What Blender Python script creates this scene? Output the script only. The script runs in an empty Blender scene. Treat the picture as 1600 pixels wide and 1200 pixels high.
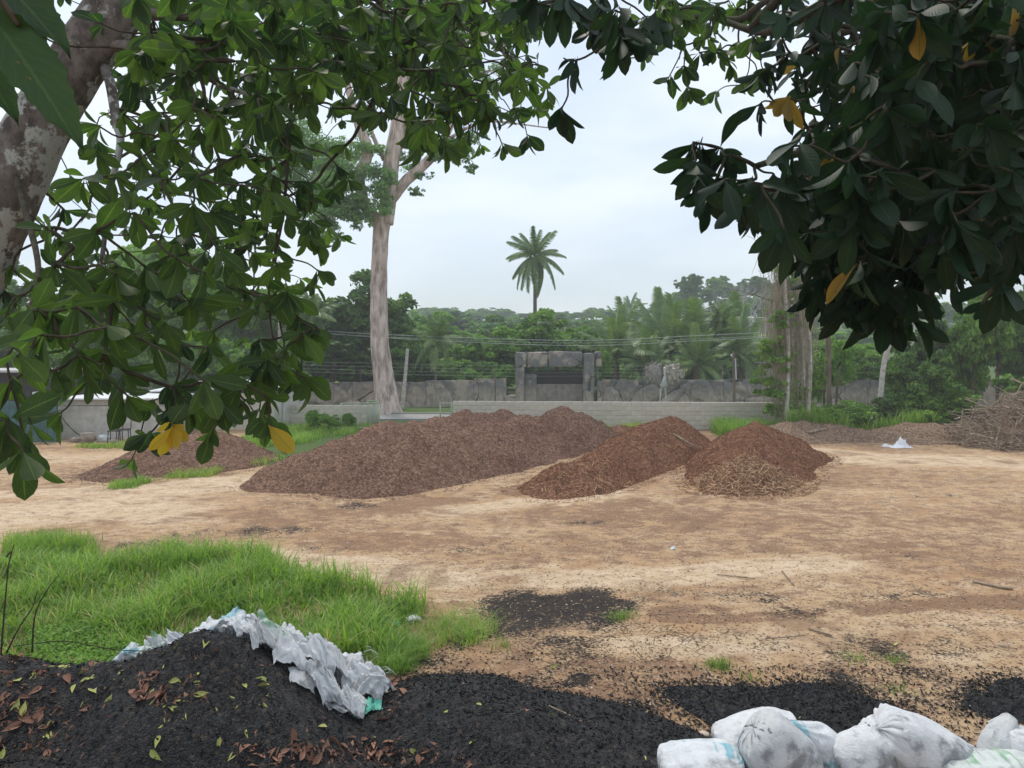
import bpy, math, random
import numpy as np
import time; _t0 = time.time()
from mathutils import Vector, Matrix
random.seed(7)
rng = np.random.default_rng(11)
R = math.radians
S = bpy.context.scene
COL = S.collection
# ------------------------------------------------------------------ camera
CH = 3.3; F = 1150.0; HY = 545.0
cd = bpy.data.cameras.new('camera'); cam = bpy.data.objects.new('camera', cd); COL.objects.link(cam)
cam.location = (0, 0, CH); cam.rotation_euler = (R(90), 0, 0)
cd.sensor_width = 36; cd.lens = 36 * F / 1600; cd.shift_y = -55 / 1600
cd.clip_start = 0.05; cd.clip_end = 2000
S.camera = cam
# ------------------------------------------------------------------ world
SUN_EL, SUN_AZ = 58, -28      # azimuth from +Y towards +X
w = bpy.data.worlds.new('World'); S.world = w; w.use_nodes = True
nt = w.node_tree; nt.nodes.clear()
def wn(t, **k):
    n = nt.nodes.new(t)
    for a, b in k.items(): setattr(n, a, b)
    return n
sky = wn('ShaderNodeTexSky', sky_type='NISHITA', sun_disc=False, sun_elevation=R(SUN_EL), sun_rotation=R(SUN_AZ), dust_density=3.0, air_density=1.0, ozone_density=1.5)
tc = wn('ShaderNodeTexCoord'); mp = wn('ShaderNodeMapping'); mp.inputs['Scale'].default_value = (1, 1, 3.2)
nz = wn('ShaderNodeTexNoise'); nz.inputs['Scale'].default_value = 2.6; nz.inputs['Detail'].default_value = 7; nz.inputs['Roughness'].default_value = 0.5
rp = wn('ShaderNodeValToRGB'); rp.color_ramp.elements[0].position = 0.38; rp.color_ramp.elements[1].position = 0.68
rp.color_ramp.elements[0].color = (0.50, 0.50, 0.50, 1); rp.color_ramp.elements[1].color = (0.95, 0.95, 0.95, 1)
mx = wn('ShaderNodeMix', data_type='RGBA'); mx.inputs[7].default_value = (8.3, 9.0, 9.5, 1)
gain = wn('ShaderNodeMix', data_type='RGBA', blend_type='MULTIPLY'); gain.inputs[0].default_value = 1; gain.inputs[7].default_value = (0.88, 1.0, 1.22, 1)
bg = wn('ShaderNodeBackground'); bg.inputs['Strength'].default_value = 0.1; wo = wn('ShaderNodeOutputWorld')
L = nt.links.new
L(tc.outputs['Generated'], mp.inputs['Vector']); L(mp.outputs[0], nz.inputs['Vector']); L(nz.outputs['Fac'], rp.inputs['Fac'])
L(sky.outputs[0], gain.inputs[6]); L(gain.outputs[2], mx.inputs[6]); L(rp.outputs[0], mx.inputs[0]); L(mx.outputs[2], bg.inputs[0]); L(bg.outputs[0], wo.inputs[0])
sd = bpy.data.lights.new('sun', 'SUN'); sd.energy = 1.5; sd.angle = R(12); sd.color = (1, 0.92, 0.80)
so = bpy.data.objects.new('sun', sd); COL.objects.link(so)
sdir = Vector((math.sin(R(SUN_AZ)) * math.cos(R(SUN_EL)), math.cos(R(SUN_AZ)) * math.cos(R(SUN_EL)), math.sin(R(SUN_EL))))
so.rotation_euler = sdir.to_track_quat('Z', 'Y').to_euler(); so.location = (0, 0, 60)
S.view_settings.view_transform = 'Standard'; S.view_settings.look = 'None'; S.view_settings.gamma = 1
S.view_settings.exposure = 0.36; S.view_settings.use_curve_mapping = False
S.render.engine = 'CYCLES'; S.cycles.max_bounces = 8; S.cycles.transmission_bounces = 4; S.cycles.volume_bounces = 1
# ------------------------------------------------------------------ maths helpers
def px(x, y, Y): return np.array([(x - 800) / F * Y, Y, CH - (y - HY) / F * Y])
def G(x, y):
    Y = CH * F / (y - HY); return np.array([(x - 800) / F * Y, Y])
def hash3(ix, iy, iz, s):
    h = (ix.astype(np.int64) * 374761393 + iy.astype(np.int64) * 668265263 + iz.astype(np.int64) * 2147483647 + s * 1274126177) & 0xffffffff
    h = ((h ^ (h >> 13)) * 1274126177) & 0xffffffff
    h = ((h ^ (h >> 16)) * 2246822519) & 0xffffffff
    return ((h ^ (h >> 15)) & 0xffffff) / float(0xffffff)
_pr = np.random.default_rng(99); _PM = _pr.permutation(256).astype(np.int32); _PV = (_pr.random(256) * 2 - 1).astype(np.float32)
def vn(x, y, z=0.0, s=0):
    x = np.asarray(x, np.float32); y = np.asarray(y, np.float32); zero = np.ndim(z) == 0; z = np.float32(z) if zero else np.asarray(z, np.float32)
    fx0, fy0, fz0 = np.floor(x), np.floor(y), np.floor(z); ix, iy = fx0.astype(np.int32), fy0.astype(np.int32); iz = (int(fz0) if zero else fz0.astype(np.int32)) + s * 37
    fx, fy, fz = x - fx0, y - fy0, z - fz0; fx = fx * fx * (3 - 2 * fx); fy = fy * fy * (3 - 2 * fy); fz = fz * fz * (3 - 2 * fz)
    def plane(k):
        a = _PM[(k & 255) if not zero else (k & 255)]; b0 = _PM[(a + iy) & 255]; b1 = _PM[(a + iy + 1) & 255]
        r0 = _PV[(b0 + ix * 7) & 255]; r1 = _PV[(b0 + ix * 7 + 7) & 255]; q0 = _PV[(b1 + ix * 7) & 255]; q1 = _PV[(b1 + ix * 7 + 7) & 255]
        lo = r0 + (r1 - r0) * fx; hi = q0 + (q1 - q0) * fx; return lo + (hi - lo) * fy
    A = plane(iz)
    if zero and fz == 0: return A
    B = plane(iz + 1); return A + (B - A) * fz
class GridFn:
    """height function sampled once on a grid, then read by bilinear interpolation"""
    def __init__(s, f, x0, x1, y0, y1, st):
        s.x0, s.y0, s.st = x0, y0, st; xs = np.arange(x0, x1 + st, st); ys = np.arange(y0, y1 + st, st); A, B = np.meshgrid(xs, ys); s.Z = np.asarray(f(A.ravel(), B.ravel()), float).reshape(A.shape); s.nx, s.ny = len(xs), len(ys)
    def __call__(s, x, y):
        u = np.clip((np.asarray(x, float) - s.x0) / s.st, 0, s.nx - 1.001); v = np.clip((np.asarray(y, float) - s.y0) / s.st, 0, s.ny - 1.001); i, j = u.astype(int), v.astype(int); a, b = u - i, v - j; Z = s.Z
        return (Z[j, i] * (1 - a) + Z[j, i + 1] * a) * (1 - b) + (Z[j + 1, i] * (1 - a) + Z[j + 1, i + 1] * a) * b
def fbm(x, y, z=0.0, o=4, s=0, g=0.5):
    r = 0; a = 1; t = 0; f = 1
    for k in range(o):
        r = r + a * vn(np.asarray(x) * f + 3.1 * k, np.asarray(y) * f - 7.7 * k, np.asarray(z) * f, s + k); t += a; a *= g; f *= 2.03
    return r / t
def sst(a, b, x):
    t = np.clip((x - a) / (b - a), 0, 1); return t * t * (3 - 2 * t)
def nrm(v): return v / np.maximum(np.linalg.norm(v, axis=-1, keepdims=True), 1e-9)
# ------------------------------------------------------------------ object helpers
def tag(o, label=None, cat=None, group=None, kind=None):
    if label: o['label'] = label
    if cat: o['category'] = cat
    if group: o['group'] = group
    if kind: o['kind'] = kind
    return o
def empty(name, loc=(0, 0, 0), rz=0, **k):
    o = bpy.data.objects.new(name, None); COL.objects.link(o); o.location = [float(v) for v in loc]; o.rotation_euler = (0, 0, rz)
    o.empty_display_size = 0.3
    return tag(o, **k)
def link(name, me, parent=None, mat=None, loc=(0, 0, 0), **k):
    o = bpy.data.objects.new(name, me); COL.objects.link(o); o.location = [float(v) for v in loc]
    if parent: o.parent = parent
    if mat and not me.materials: me.materials.append(mat)
    return tag(o, **k)
def copy_tree(o, parent=None):
    c = o.copy(); COL.objects.link(c); c.parent = parent
    for ch in list(o.children): copy_tree(ch, c)
    return c
class MB:
    def __init__(s): s.V = []; s.F4 = []; s.F3 = []; s.T = []; s.U = []; s.n = 0; s.hasuv = False
    def add(s, V, F4=None, F3=None, tint=0.5, uv=None):
        V = np.asarray(V, float).reshape(-1, 3)
        if F4 is not None and len(F4): s.F4.append(np.asarray(F4, int).reshape(-1, 4) + s.n)
        if F3 is not None and len(F3): s.F3.append(np.asarray(F3, int).reshape(-1, 3) + s.n)
        t = np.asarray(tint, float); s.T.append(np.full(len(V), float(t)) if t.ndim == 0 else t)
        if uv is not None: s.hasuv = True; s.U.append(np.asarray(uv, float).reshape(-1, 2))
        else: s.U.append(np.zeros((len(V), 2)))
        s.V.append(V); s.n += len(V); return s
    def mesh(s, name, mat=None, smooth=True, cols=None):
        V = np.concatenate(s.V); f4 = np.concatenate(s.F4) if s.F4 else np.zeros((0, 4), int); f3 = np.concatenate(s.F3) if s.F3 else np.zeros((0, 3), int)
        me = bpy.data.meshes.new(name); me.vertices.add(len(V)); me.vertices.foreach_set('co', V.astype(np.float32).ravel())
        li = np.concatenate([f4.ravel(), f3.ravel()]); me.loops.add(len(li)); me.loops.foreach_set('vertex_index', li.astype(np.int32))
        ls = np.concatenate([np.arange(len(f4)) * 4, len(f4) * 4 + np.arange(len(f3)) * 3]); me.polygons.add(len(ls)); me.polygons.foreach_set('loop_start', ls.astype(np.int32))
        me.polygons.foreach_set('use_smooth', np.full(len(ls), smooth))
        me.update(calc_edges=True)
        a = me.attributes.new('tint', 'FLOAT', 'POINT'); a.data.foreach_set('value', np.concatenate(s.T).astype(np.float32))
        if s.hasuv:
            u = me.uv_layers.new(name='UVMap'); u.data.foreach_set('uv', np.concatenate(s.U)[li].astype(np.float32).ravel())
        if cols is not None:
            c = me.attributes.new('mask', 'FLOAT_COLOR', 'POINT'); c.data.foreach_set('color', cols.astype(np.float32).ravel())
        if mat: me.materials.append(mat)
        return me
    def build(s, name, mat, parent=None, smooth=True, loc=(0, 0, 0), cols=None, **k):
        return link(name, s.mesh(name, mat, smooth, cols), parent, None, loc, **k)
    def tube(s, P, r, sides=6, tint=0.5, cap=True):
        P = np.asarray(P, float); n = len(P); r = np.broadcast_to(np.asarray(r, float), (n,))
        T = nrm(np.gradient(P, axis=0)); up = np.array([0.31, 0.2, 0.93]); 
        if abs(T[0] @ up) > 0.9: up = np.array([1.0, 0.1, 0])
        A = nrm(np.cross(T, up)); B = np.cross(T, A)
        an = np.arange(sides) / sides * 2 * np.pi
        V = P[:, None] + r[:, None, None] * (np.cos(an)[None, :, None] * A[:, None] + np.sin(an)[None, :, None] * B[:, None])
        i = np.arange(n - 1)[:, None] * sides; j = np.arange(sides)[None]; k = (j + 1) % sides
        Fq = np.stack([i + j, i + k, i + sides + k, i + sides + j], -1).reshape(-1, 4)
        V = V.reshape(-1, 3); F3 = None
        if cap:
            V = np.vstack([V, P[0], P[-1]]); c0, c1 = n * sides, n * sides + 1; jj = np.arange(sides); kk = (jj + 1) % sides
            F3 = np.vstack([np.stack([np.full(sides, c0), kk, jj], -1), np.stack([np.full(sides, c1), (n - 1) * sides + jj, (n - 1) * sides + kk], -1)])
        return s.add(V, Fq, F3, tint)
    def box(s, c, d, rz=0, tint=0.5, jit=0):
        c = np.asarray(c, float); d = np.asarray(d, float) / 2
        V = np.array([[x, y, z] for z in (-1, 1) for y in (-1, 1) for x in (-1, 1)], float) * d
        if jit: V += rng.normal(0, jit, V.shape)
        ca, sa = math.cos(rz), math.sin(rz); V = V @ np.array([[ca, sa, 0], [-sa, ca, 0], [0, 0, 1]]) + c
        return s.add(V, [[0, 2, 3, 1], [4, 5, 7, 6], [0, 1, 5, 4], [2, 6, 7, 3], [0, 4, 6, 2], [1, 3, 7, 5]], None, tint)
    def inst(s, TV, TF, M, P, tint, uv=None):   # template verts, faces(quads), (N,3,3) matrices, (N,3) positions
        N = len(P); m = len(TV)
        V = np.einsum('nij,mj->nmi', M, TV) + P[:, None]
        Fq = (TF[None] + (np.arange(N) * m)[:, None, None]).reshape(-1, 4)
        return s.add(V.reshape(-1, 3), Fq, None, np.repeat(tint, m), None if uv is None else np.tile(uv, (N, 1)))
def spline(P, n=8):
    P = np.asarray(P, float); Q = np.vstack([2 * P[0] - P[1], P, 2 * P[-1] - P[-2]]); out = []
    for i in range(1, len(Q) - 2):
        t = np.linspace(0, 1, n, endpoint=False)[:, None]; a, b, c, d = Q[i - 1], Q[i], Q[i + 1], Q[i + 2]
        out.append(0.5 * (2 * b + (c - a) * t + (2 * a - 5 * b + 4 * c - d) * t**2 + (3 * b - a - 3 * c + d) * t**3))
    out.append(P[-1][None]); return np.vstack(out)
def grid_faces(nx, ny):
    i, j = np.meshgrid(np.arange(ny - 1), np.arange(nx - 1), indexing='ij'); a = i * nx + j
    return np.stack([a, a + 1, a + nx + 1, a + nx], -1).reshape(-1, 4)
def frames(D, Nn, scale):
    D = nrm(D); X = nrm(np.cross(D, Nn)); Z = np.cross(X, D); sc = np.asarray(scale, float)
    if sc.ndim == 1: sc = sc[:, None].repeat(3, 1)
    return np.stack([X * sc[:, 0:1], D * sc[:, 1:2], Z * sc[:, 2:3]], -1)
# ------------------------------------------------------------------ materials
class Mt:
    def __init__(s, name, rough=0.85, spec=0.25):
        s.m = bpy.data.materials.new(name); s.m.use_nodes = True; s.nt = s.m.node_tree; s.nt.nodes.clear()
        s.out = s.n('ShaderNodeOutputMaterial'); s.b = s.n('ShaderNodeBsdfPrincipled'); s.l(s.b.outputs[0], s.out.inputs[0])
        s.b.inputs['Roughness'].default_value = rough; s.b.inputs['Specular IOR Level'].default_value = spec
    def n(s, t, **k):
        n = s.nt.nodes.new(t)
        for a, b in k.items(): setattr(n, a, b)
        return n
    def l(s, a, b): s.nt.links.new(a, b)
    def set(s, sock, v):
        if isinstance(v, (int, float)): sock.default_value = v
        elif isinstance(v, tuple): sock.default_value = v + (1,) if len(v) == 3 and sock.type == 'RGBA' else v
        else: s.l(v, sock)
    def pos(s, scale=(1, 1, 1)):
        g = s.n('ShaderNodeTexCoord'); m = s.n('ShaderNodeMapping'); m.inputs['Scale'].default_value = scale; s.l(g.outputs['Object'], m.inputs[0]); return m.outputs[0]
    def noise(s, sc, v=None, det=5, ro=0.55, dist=0):
        n = s.n('ShaderNodeTexNoise'); s.set(n.inputs['Scale'], sc); n.inputs['Detail'].default_value = det; n.inputs['Roughness'].default_value = ro; n.inputs['Distortion'].default_value = dist
        if v is not None: s.l(v, n.inputs['Vector'])
        return n.outputs['Fac']
    def vor(s, sc, v=None, feat='F1', out='Distance', rnd=1):
        n = s.n('ShaderNodeTexVoronoi', feature=feat); n.inputs['Scale'].default_value = sc; n.inputs['Randomness'].default_value = rnd
        if v is not None: s.l(v, n.inputs['Vector'])
        return n.outputs[out]
    def math(s, op, a, b=0.0, c=0.0, clamp=False):
        n = s.n('ShaderNodeMath', operation=op, use_clamp=clamp); s.set(n.inputs[0], a); s.set(n.inputs[1], b); s.set(n.inputs[2], c); return n.outputs[0]
    def ramp(s, v, a, b, c0=0.0, c1=1.0):
        n = s.n('ShaderNodeMapRange', interpolation_type='SMOOTHSTEP'); s.set(n.inputs[0], v); n.inputs[1].default_value = a; n.inputs[2].default_value = b; n.inputs[3].default_value = c0; n.inputs[4].default_value = c1; return n.outputs[0]
    def mix(s, f, a, b, bt='MIX'):
        n = s.n('ShaderNodeMix', data_type='RGBA', blend_type=bt); s.set(n.inputs[0], f); s.set(n.inputs[6], a); s.set(n.inputs[7], b); return n.outputs[2]
    def attr(s, name, out='Fac'):
        n = s.n('ShaderNodeAttribute', attribute_name=name); return n.outputs[out]
    def rand(s): return s.n('ShaderNodeObjectInfo').outputs['Random']
    def col(s, c): s.set(s.b.inputs['Base Color'], c); return s
    def bump(s, h, st=0.5, dist=0.02):
        n = s.n('ShaderNodeBump'); n.inputs['Strength'].default_value = st; n.inputs['Distance'].default_value = dist; s.l(h, n.inputs['Height']); s.l(n.outputs[0], s.b.inputs['Normal']); return s
def leafmat(name, dark, light, old=None, transl=0.38, rough=0.42, spec=0.35, tcol=1.6, rib=True, rnd=0.35):
    m = Mt(name, rough, spec)
    t = m.math('ADD', m.attr('tint'), m.math('MULTIPLY', m.math('SUBTRACT', m.rand(), 0.5), rnd), clamp=True)
    nzv = m.noise(3.0, m.pos(), 2)
    t2 = m.math('ADD', t, m.math('MULTIPLY', m.math('SUBTRACT', nzv, 0.5), 0.5), clamp=True)
    c = m.mix(t2, dark, light)
    if old: c = m.mix(m.ramp(t, 0.955, 0.985), c, old)
    if rib:
        uv = m.n('ShaderNodeUVMap', uv_map='UVMap'); sp = m.n('ShaderNodeSeparateXYZ'); m.l(uv.outputs[0], sp.inputs[0])
        ab = m.math('ABSOLUTE', m.math('SUBTRACT', sp.outputs[0], 0.5)); rb = m.ramp(ab, 0.015, 0.05, 0.5, 0.0)
        vv = m.math('MULTIPLY', m.math('SUBTRACT', sp.outputs[1], m.math('MULTIPLY', ab, 0.55)), 60)
        vein = m.math('MULTIPLY', m.ramp(m.math('SINE', vv), 0.8, 1.0), 0.16)
        c = m.mix(m.math('ADD', rb, vein), c, (min(light[0] * 1.6, 1), min(light[1] * 1.5, 1), light[2] * 1.8))
        spt = m.ramp(m.noise(38, m.pos(), 2), 0.68, 0.73, 0, 0.7); c = m.mix(spt, c, (0.16, 0.11, 0.04))
        m.bump(m.math('ADD', m.math('SINE', vv), 0), 0.12, 0.002)
    m.col(c)
    tr = m.n('ShaderNodeBsdfTranslucent'); mm = m.mix(1.0, c, (tcol * 0.9, tcol, 0.5 * tcol), 'MULTIPLY'); m.l(mm, tr.inputs[0])
    ms = m.n('ShaderNodeMixShader'); ms.inputs[0].default_value = transl; m.l(m.b.outputs[0], ms.inputs[1]); m.l(tr.outputs[0], ms.inputs[2]); m.l(ms.outputs[0], m.out.inputs[0])
    return m.m
M_leaf = leafmat('canopy_leaf', (0.012, 0.032, 0.014), (0.078, 0.135, 0.030), (0.40, 0.26, 0.03), 0.50, 0.45, 0.28, 2.6)
M_leafR = leafmat('dark_canopy_leaf', (0.006, 0.018, 0.010), (0.016, 0.048, 0.018), (0.32, 0.19, 0.03), 0.25, 0.5, 0.25, 1.8)
M_broad = leafmat('broad_leaf', (0.025, 0.055, 0.02), (0.045, 0.09, 0.03), None, 0.35, 0.5, 0.3, 1.5)
M_crown = [leafmat('crown_leaf_dark', (0.03, 0.08, 0.026), (0.14, 0.26, 0.055), None, 0.3, 0.6, 0.25, 1.7, False),
           leafmat('crown_leaf_mid', (0.065, 0.15, 0.028), (0.235, 0.40, 0.07), None, 0.32, 0.6, 0.25, 1.7, False),
           leafmat('crown_leaf_light', (0.07, 0.17, 0.025), (0.22, 0.38, 0.06), None, 0.35, 0.6, 0.25, 1.7, False),
           leafmat('crown_leaf_feathery', (0.10, 0.20, 0.08), (0.24, 0.40, 0.15), None, 0.35, 0.6, 0.25, 1.6, False)]
M_palm = leafmat('palm_leaflet', (0.075, 0.15, 0.05), (0.26, 0.37, 0.12), None, 0.25, 0.4, 0.4, 1.4, False)
M_grass = leafmat('grass_blade', (0.09, 0.19, 0.025), (0.31, 0.47, 0.09), (0.5, 0.44, 0.2), 0.4, 0.5, 0.3, 1.5, False)
def bark(name, a, b, c, sc=8, stretch=0.3, lichen=None, bst=0.6):
    m = Mt(name, 0.9, 0.15); p = m.pos((1, 1, stretch)); n1 = m.noise(sc, p, 8, 0.65); n2 = m.noise(sc * 0.25, m.pos(), 4)
    cc = m.mix(m.ramp(n1, 0.35, 0.65), a, b); cc = m.mix(m.ramp(n2, 0.5, 0.68), cc, c)
    h = n1
    if lichen:
        l1 = m.noise(sc * 0.9, m.pos(), 9, 0.7); l2 = m.noise(sc * 0.28, m.pos(), 2)
        lf = m.ramp(m.math('ADD', l1, m.math('MULTIPLY', m.math('SUBTRACT', l2, 0.5), 0.9)), 0.48, 0.55)
        cc = m.mix(lf, cc, lichen); cc = m.mix(m.ramp(m.noise(sc * 3, m.pos(), 4), 0.55, 0.7, 0, 0.6), cc, a)
    m.col(cc).bump(h, bst, 0.03); return m.m
M_barkL = bark('lichen_bark', (0.07, 0.06, 0.055), (0.20, 0.175, 0.16), (0.13, 0.115, 0.105), 11, 0.6, (0.36, 0.38, 0.36))
M_twig = bark('twig_bark', (0.04, 0.035, 0.025), (0.09, 0.075, 0.055), (0.06, 0.07, 0.03), 20)
M_barkT = bark('pale_bark', (0.26, 0.20, 0.17), (0.66, 0.56, 0.50), (0.50, 0.41, 0.36), 4.5, 0.2, None, 1.0)
M_barkD = bark('brown_bark', (0.10, 0.075, 0.055), (0.22, 0.17, 0.13), (0.15, 0.12, 0.09), 5, 0.3)
M_barkW = bark('white_bark', (0.35, 0.33, 0.30), (0.6, 0.58, 0.54), (0.42, 0.38, 0.32), 6, 1.5)
M_vine = bark('dry_vine', (0.22, 0.185, 0.13), (0.46, 0.40, 0.30), (0.27, 0.26, 0.14), 9)
M_stick = bark('dry_stick', (0.2, 0.15, 0.11), (0.42, 0.34, 0.26), (0.3, 0.23, 0.17), 9)
def ground_mat():
    m = Mt('bare_earth', 0.95, 0.12); P = m.pos()
    sp = m.n('ShaderNodeSeparateColor'); m.l(m.attr('mask', 'Color'), sp.inputs[0]); char, brown, green = sp.outputs[0], sp.outputs[1], sp.outputs[2]
    big = m.noise(0.35, P, 6, 0.6); mid = m.noise(2.2, P, 8, 0.62); fine = m.noise(26, P, 6, 0.7); vf = m.noise(90, P, 3, 0.6)
    base = m.mix(m.ramp(big, 0.35, 0.65), (0.44, 0.275, 0.15), (0.52, 0.365, 0.22))
    base = m.mix(m.ramp(brown, 0.04, 0.32, 0.85, 0), base, (0.70, 0.555, 0.40))
    base = m.mix(m.ramp(mid, 0.42, 0.62), base, (0.57, 0.425, 0.275))
    st_ = m.noise(5.0, m.pos((0.8, 1.15, 1)), 7, 0.7); dk = m.noise(0.9, P, 7, 0.65, 0.6); base = m.mix(m.ramp(dk, 0.5, 0.68, 0, 0.75), base, (0.205, 0.12, 0.075)); base = m.mix(m.ramp(m.noise(1.4, m.pos((.4, 1, 1)), 6, 0.6, 0.8), 0.56, 0.68, 0, 0.7), base, (0.66, 0.51, 0.355)); base = m.mix(m.ramp(st_, 0.46, 0.66, 0, 0.6), base, (0.315, 0.19, 0.118)); base = m.mix(m.ramp(fine, 0.5, 0.72, 0, 0.55), base, (0.38, 0.24, 0.145))
    bf = m.math('ADD', brown, m.math('ADD', m.math('MULTIPLY', m.math('SUBTRACT', mid, 0.5), 1.6), m.math('ADD', m.math('MULTIPLY', m.math('SUBTRACT', st_, 0.5), 1.2), m.math('MULTIPLY', m.math('SUBTRACT', fine, 0.5), 1.5))))
    base = m.mix(m.ramp(bf, 0.35, 0.75, 0, 0.85), base, m.mix(vf, (0.165, 0.092, 0.058), (0.32, 0.195, 0.122)))
    sp1 = m.vor(16, P, 'F1', 'Distance'); spc = m.vor(16, P, 'F1', 'Color'); ss = m.n('ShaderNodeSeparateColor'); m.l(spc, ss.inputs[0])
    chip = m.math('MULTIPLY', m.ramp(sp1, 0.22, 0.30, 1, 0), m.ramp(m.math('ADD', ss.outputs[0], m.math('MULTIPLY', brown, 0.35)), 0.78, 0.82))
    base = m.mix(chip, base, m.mix(ss.outputs[1], (0.10, 0.055, 0.035), (0.5, 0.36, 0.24)))
    cf = m.math('ADD', char, m.math('ADD', m.math('MULTIPLY', m.math('SUBTRACT', mid, 0.5), 1.1), m.math('MULTIPLY', m.math('SUBTRACT', fine, 0.5), 2.2)))
    cfac = m.ramp(cf, 0.36, 0.72, 0, 0.95)
    base = m.mix(cfac, base, m.mix(vf, (0.012, 0.012, 0.013), (0.04, 0.038, 0.038)))
    gf = m.ramp(m.math('ADD', green, m.math('MULTIPLY', m.math('SUBTRACT', mid, 0.5), 0.9)), 0.4, 0.6)
    base = m.mix(gf, base, m.mix(fine, (0.05, 0.095, 0.025), (0.13, 0.18, 0.06)))
    crackv = m.vor(3.6, m.mix(0.12, P, m.n('ShaderNodeTexNoise').outputs['Color']), 'DISTANCE_TO_EDGE')
    al = m.attr('mask', 'Alpha')
    ck = m.math('MULTIPLY', m.ramp(crackv, 0.004, 0.022, 1, 0), m.ramp(m.math('ADD', al, m.math('SUBTRACT', mid, 0.5)), 0.5, 0.7, 0, 0.75))
    base = m.mix(ck, base, (0.14, 0.085, 0.05))
    m.col(base)
    h = m.math('ADD', m.math('MULTIPLY', mid, 0.8), m.math('ADD', m.math('MULTIPLY', fine, 0.7), m.math('MULTIPLY', vf, 0.35)))
    h = m.math('SUBTRACT', h, ck); m.bump(h, 0.7, 0.035); return m.m
M_ground = ground_mat()
def char_mat():
    m = Mt('charcoal', 0.7, 0.3); P = m.pos(); v = m.vor(75, P, 'F1', 'Color'); d = m.vor(75, P); v2 = m.vor(28, P, 'F1', 'Color'); d2 = m.vor(28, P)
    s = m.n('ShaderNodeSeparateColor'); m.l(v, s.inputs[0]); s2 = m.n('ShaderNodeSeparateColor'); m.l(v2, s2.inputs[0])
    c = m.mix(m.math('POWER', s.outputs[0], 3.0), (0.008, 0.008, 0.009), (0.05, 0.051, 0.055))
    c = m.mix(m.ramp(s2.outputs[0], 0.9, 0.93, 0, 0.6), c, (0.10, 0.075, 0.055)); n = m.noise(1.6, P, 5)
    c = m.mix(m.ramp(n, 0.55, 0.75, 0, 0.5), c, (0.05, 0.045, 0.042)); m.col(c)
    m.bump(m.math('ADD', m.math('ADD', s.outputs[1], m.math('MULTIPLY', d, -1.5)), m.math('MULTIPLY', m.math('ADD', s2.outputs[1], m.math('MULTIPLY', d2, -1)), 1.5)), 0.9, 0.012); return m.m
M_char = char_mat()
def mulch_mat(name, a, b, c, sc=14):
    m = Mt(name, 0.92, 0.15); P = m.pos(); n1 = m.noise(sc, P, 8, 0.75); n2 = m.noise(0.9, P, 4); v = m.vor(sc * 1.5, P, 'F1', 'Color'); s = m.n('ShaderNodeSeparateColor'); m.l(v, s.inputs[0])
    cc = m.mix(m.ramp(n1, 0.35, 0.68), a, b); cc = m.mix(m.ramp(m.math('ADD', m.math('MULTIPLY', s.outputs[0], 0.6), m.math('MULTIPLY', n2, 0.6)), 0.62, 0.75, 0, 0.7), cc, c)
    m.col(cc).bump(m.math('ADD', n1, m.math('MULTIPLY', s.outputs[1], 0.5)), 0.9, 0.05); return m.m
M_mulch = mulch_mat('dark_mulch', (0.12, 0.062, 0.042), (0.26, 0.145, 0.10), (0.36, 0.22, 0.155))
M_mulchR = mulch_mat('red_mulch', (0.12, 0.05, 0.028), (0.27, 0.125, 0.07), (0.38, 0.21, 0.125))
M_mulchY = mulch_mat('brown_berm', (0.15, 0.095, 0.065), (0.30, 0.205, 0.145), (0.4, 0.29, 0.2))
def chipmat(name, a, b):
    m = Mt(name, 0.85, 0.2); m.col(m.mix(m.attr('tint'), a, b)); return m.m
M_chip = chipmat('mulch_chip', (0.09, 0.047, 0.032), (0.46, 0.29, 0.20))
M_litter = chipmat('ground_litter', (0.13, 0.085, 0.055), (0.55, 0.40, 0.26))
M_chipR = chipmat('red_mulch_chip', (0.11, 0.045, 0.025), (0.48, 0.25, 0.14))
M_chipY = chipmat('straw_mulch_chip', (0.2, 0.11, 0.06), (0.66, 0.45, 0.27))
M_chipK = chipmat('charcoal_bit', (0.007, 0.007, 0.008), (0.042, 0.043, 0.046))
M_stone = chipmat('pebble_stone', (0.25, 0.17, 0.11), (0.6, 0.5, 0.4))
def dead_leaf(name, a, b):
    m = Mt(name, 0.7, 0.25); uv = m.n('ShaderNodeUVMap', uv_map='UVMap'); sp = m.n('ShaderNodeSeparateXYZ'); m.l(uv.outputs[0], sp.inputs[0])
    t = m.math('ADD', m.math('MULTIPLY', m.rand(), 0.8), m.math('MULTIPLY', m.attr('tint'), 0.5), clamp=True)
    c = m.mix(t, a, b); c = m.mix(m.ramp(m.noise(25, m.pos(), 5), 0.5, 0.68, 0, 0.5), c, (a[0] * 0.5, a[1] * 0.45, a[2] * 0.5))
    c = m.mix(m.ramp(m.math('ABSOLUTE', m.math('SUBTRACT', sp.outputs[0], 0.5)), 0.01, 0.05, 0.6, 0), c, (min(b[0] * 1.3, 1), b[1] * 1.3, b[2] * 1.3)); m.col(c); return m.m
M_dead = dead_leaf('dry_brown_leaf', (0.16, 0.07, 0.045), (0.36, 0.19, 0.125))
M_yel = dead_leaf('fallen_yellow_leaf', (0.28, 0.33, 0.08), (0.58, 0.55, 0.19))
def block_mat():
    m = Mt('concrete_block', 0.93, 0.15); P = m.pos(); n = m.noise(7, P, 7, 0.7); n2 = m.noise(0.5, P, 5)
    c = m.mix(m.rand(), (0.56, 0.515, 0.43), (0.64, 0.595, 0.505)); c = m.mix(m.ramp(n, 0.4, 0.75, 0, 0.6), c, (0.45, 0.42, 0.36)); c = m.mix(m.ramp(n2, 0.5, 0.7, 0, 0.3), c, (0.36, 0.34, 0.26))
    m.col(c).bump(n, 0.4, 0.02); return m.m
M_block = block_mat()
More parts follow.
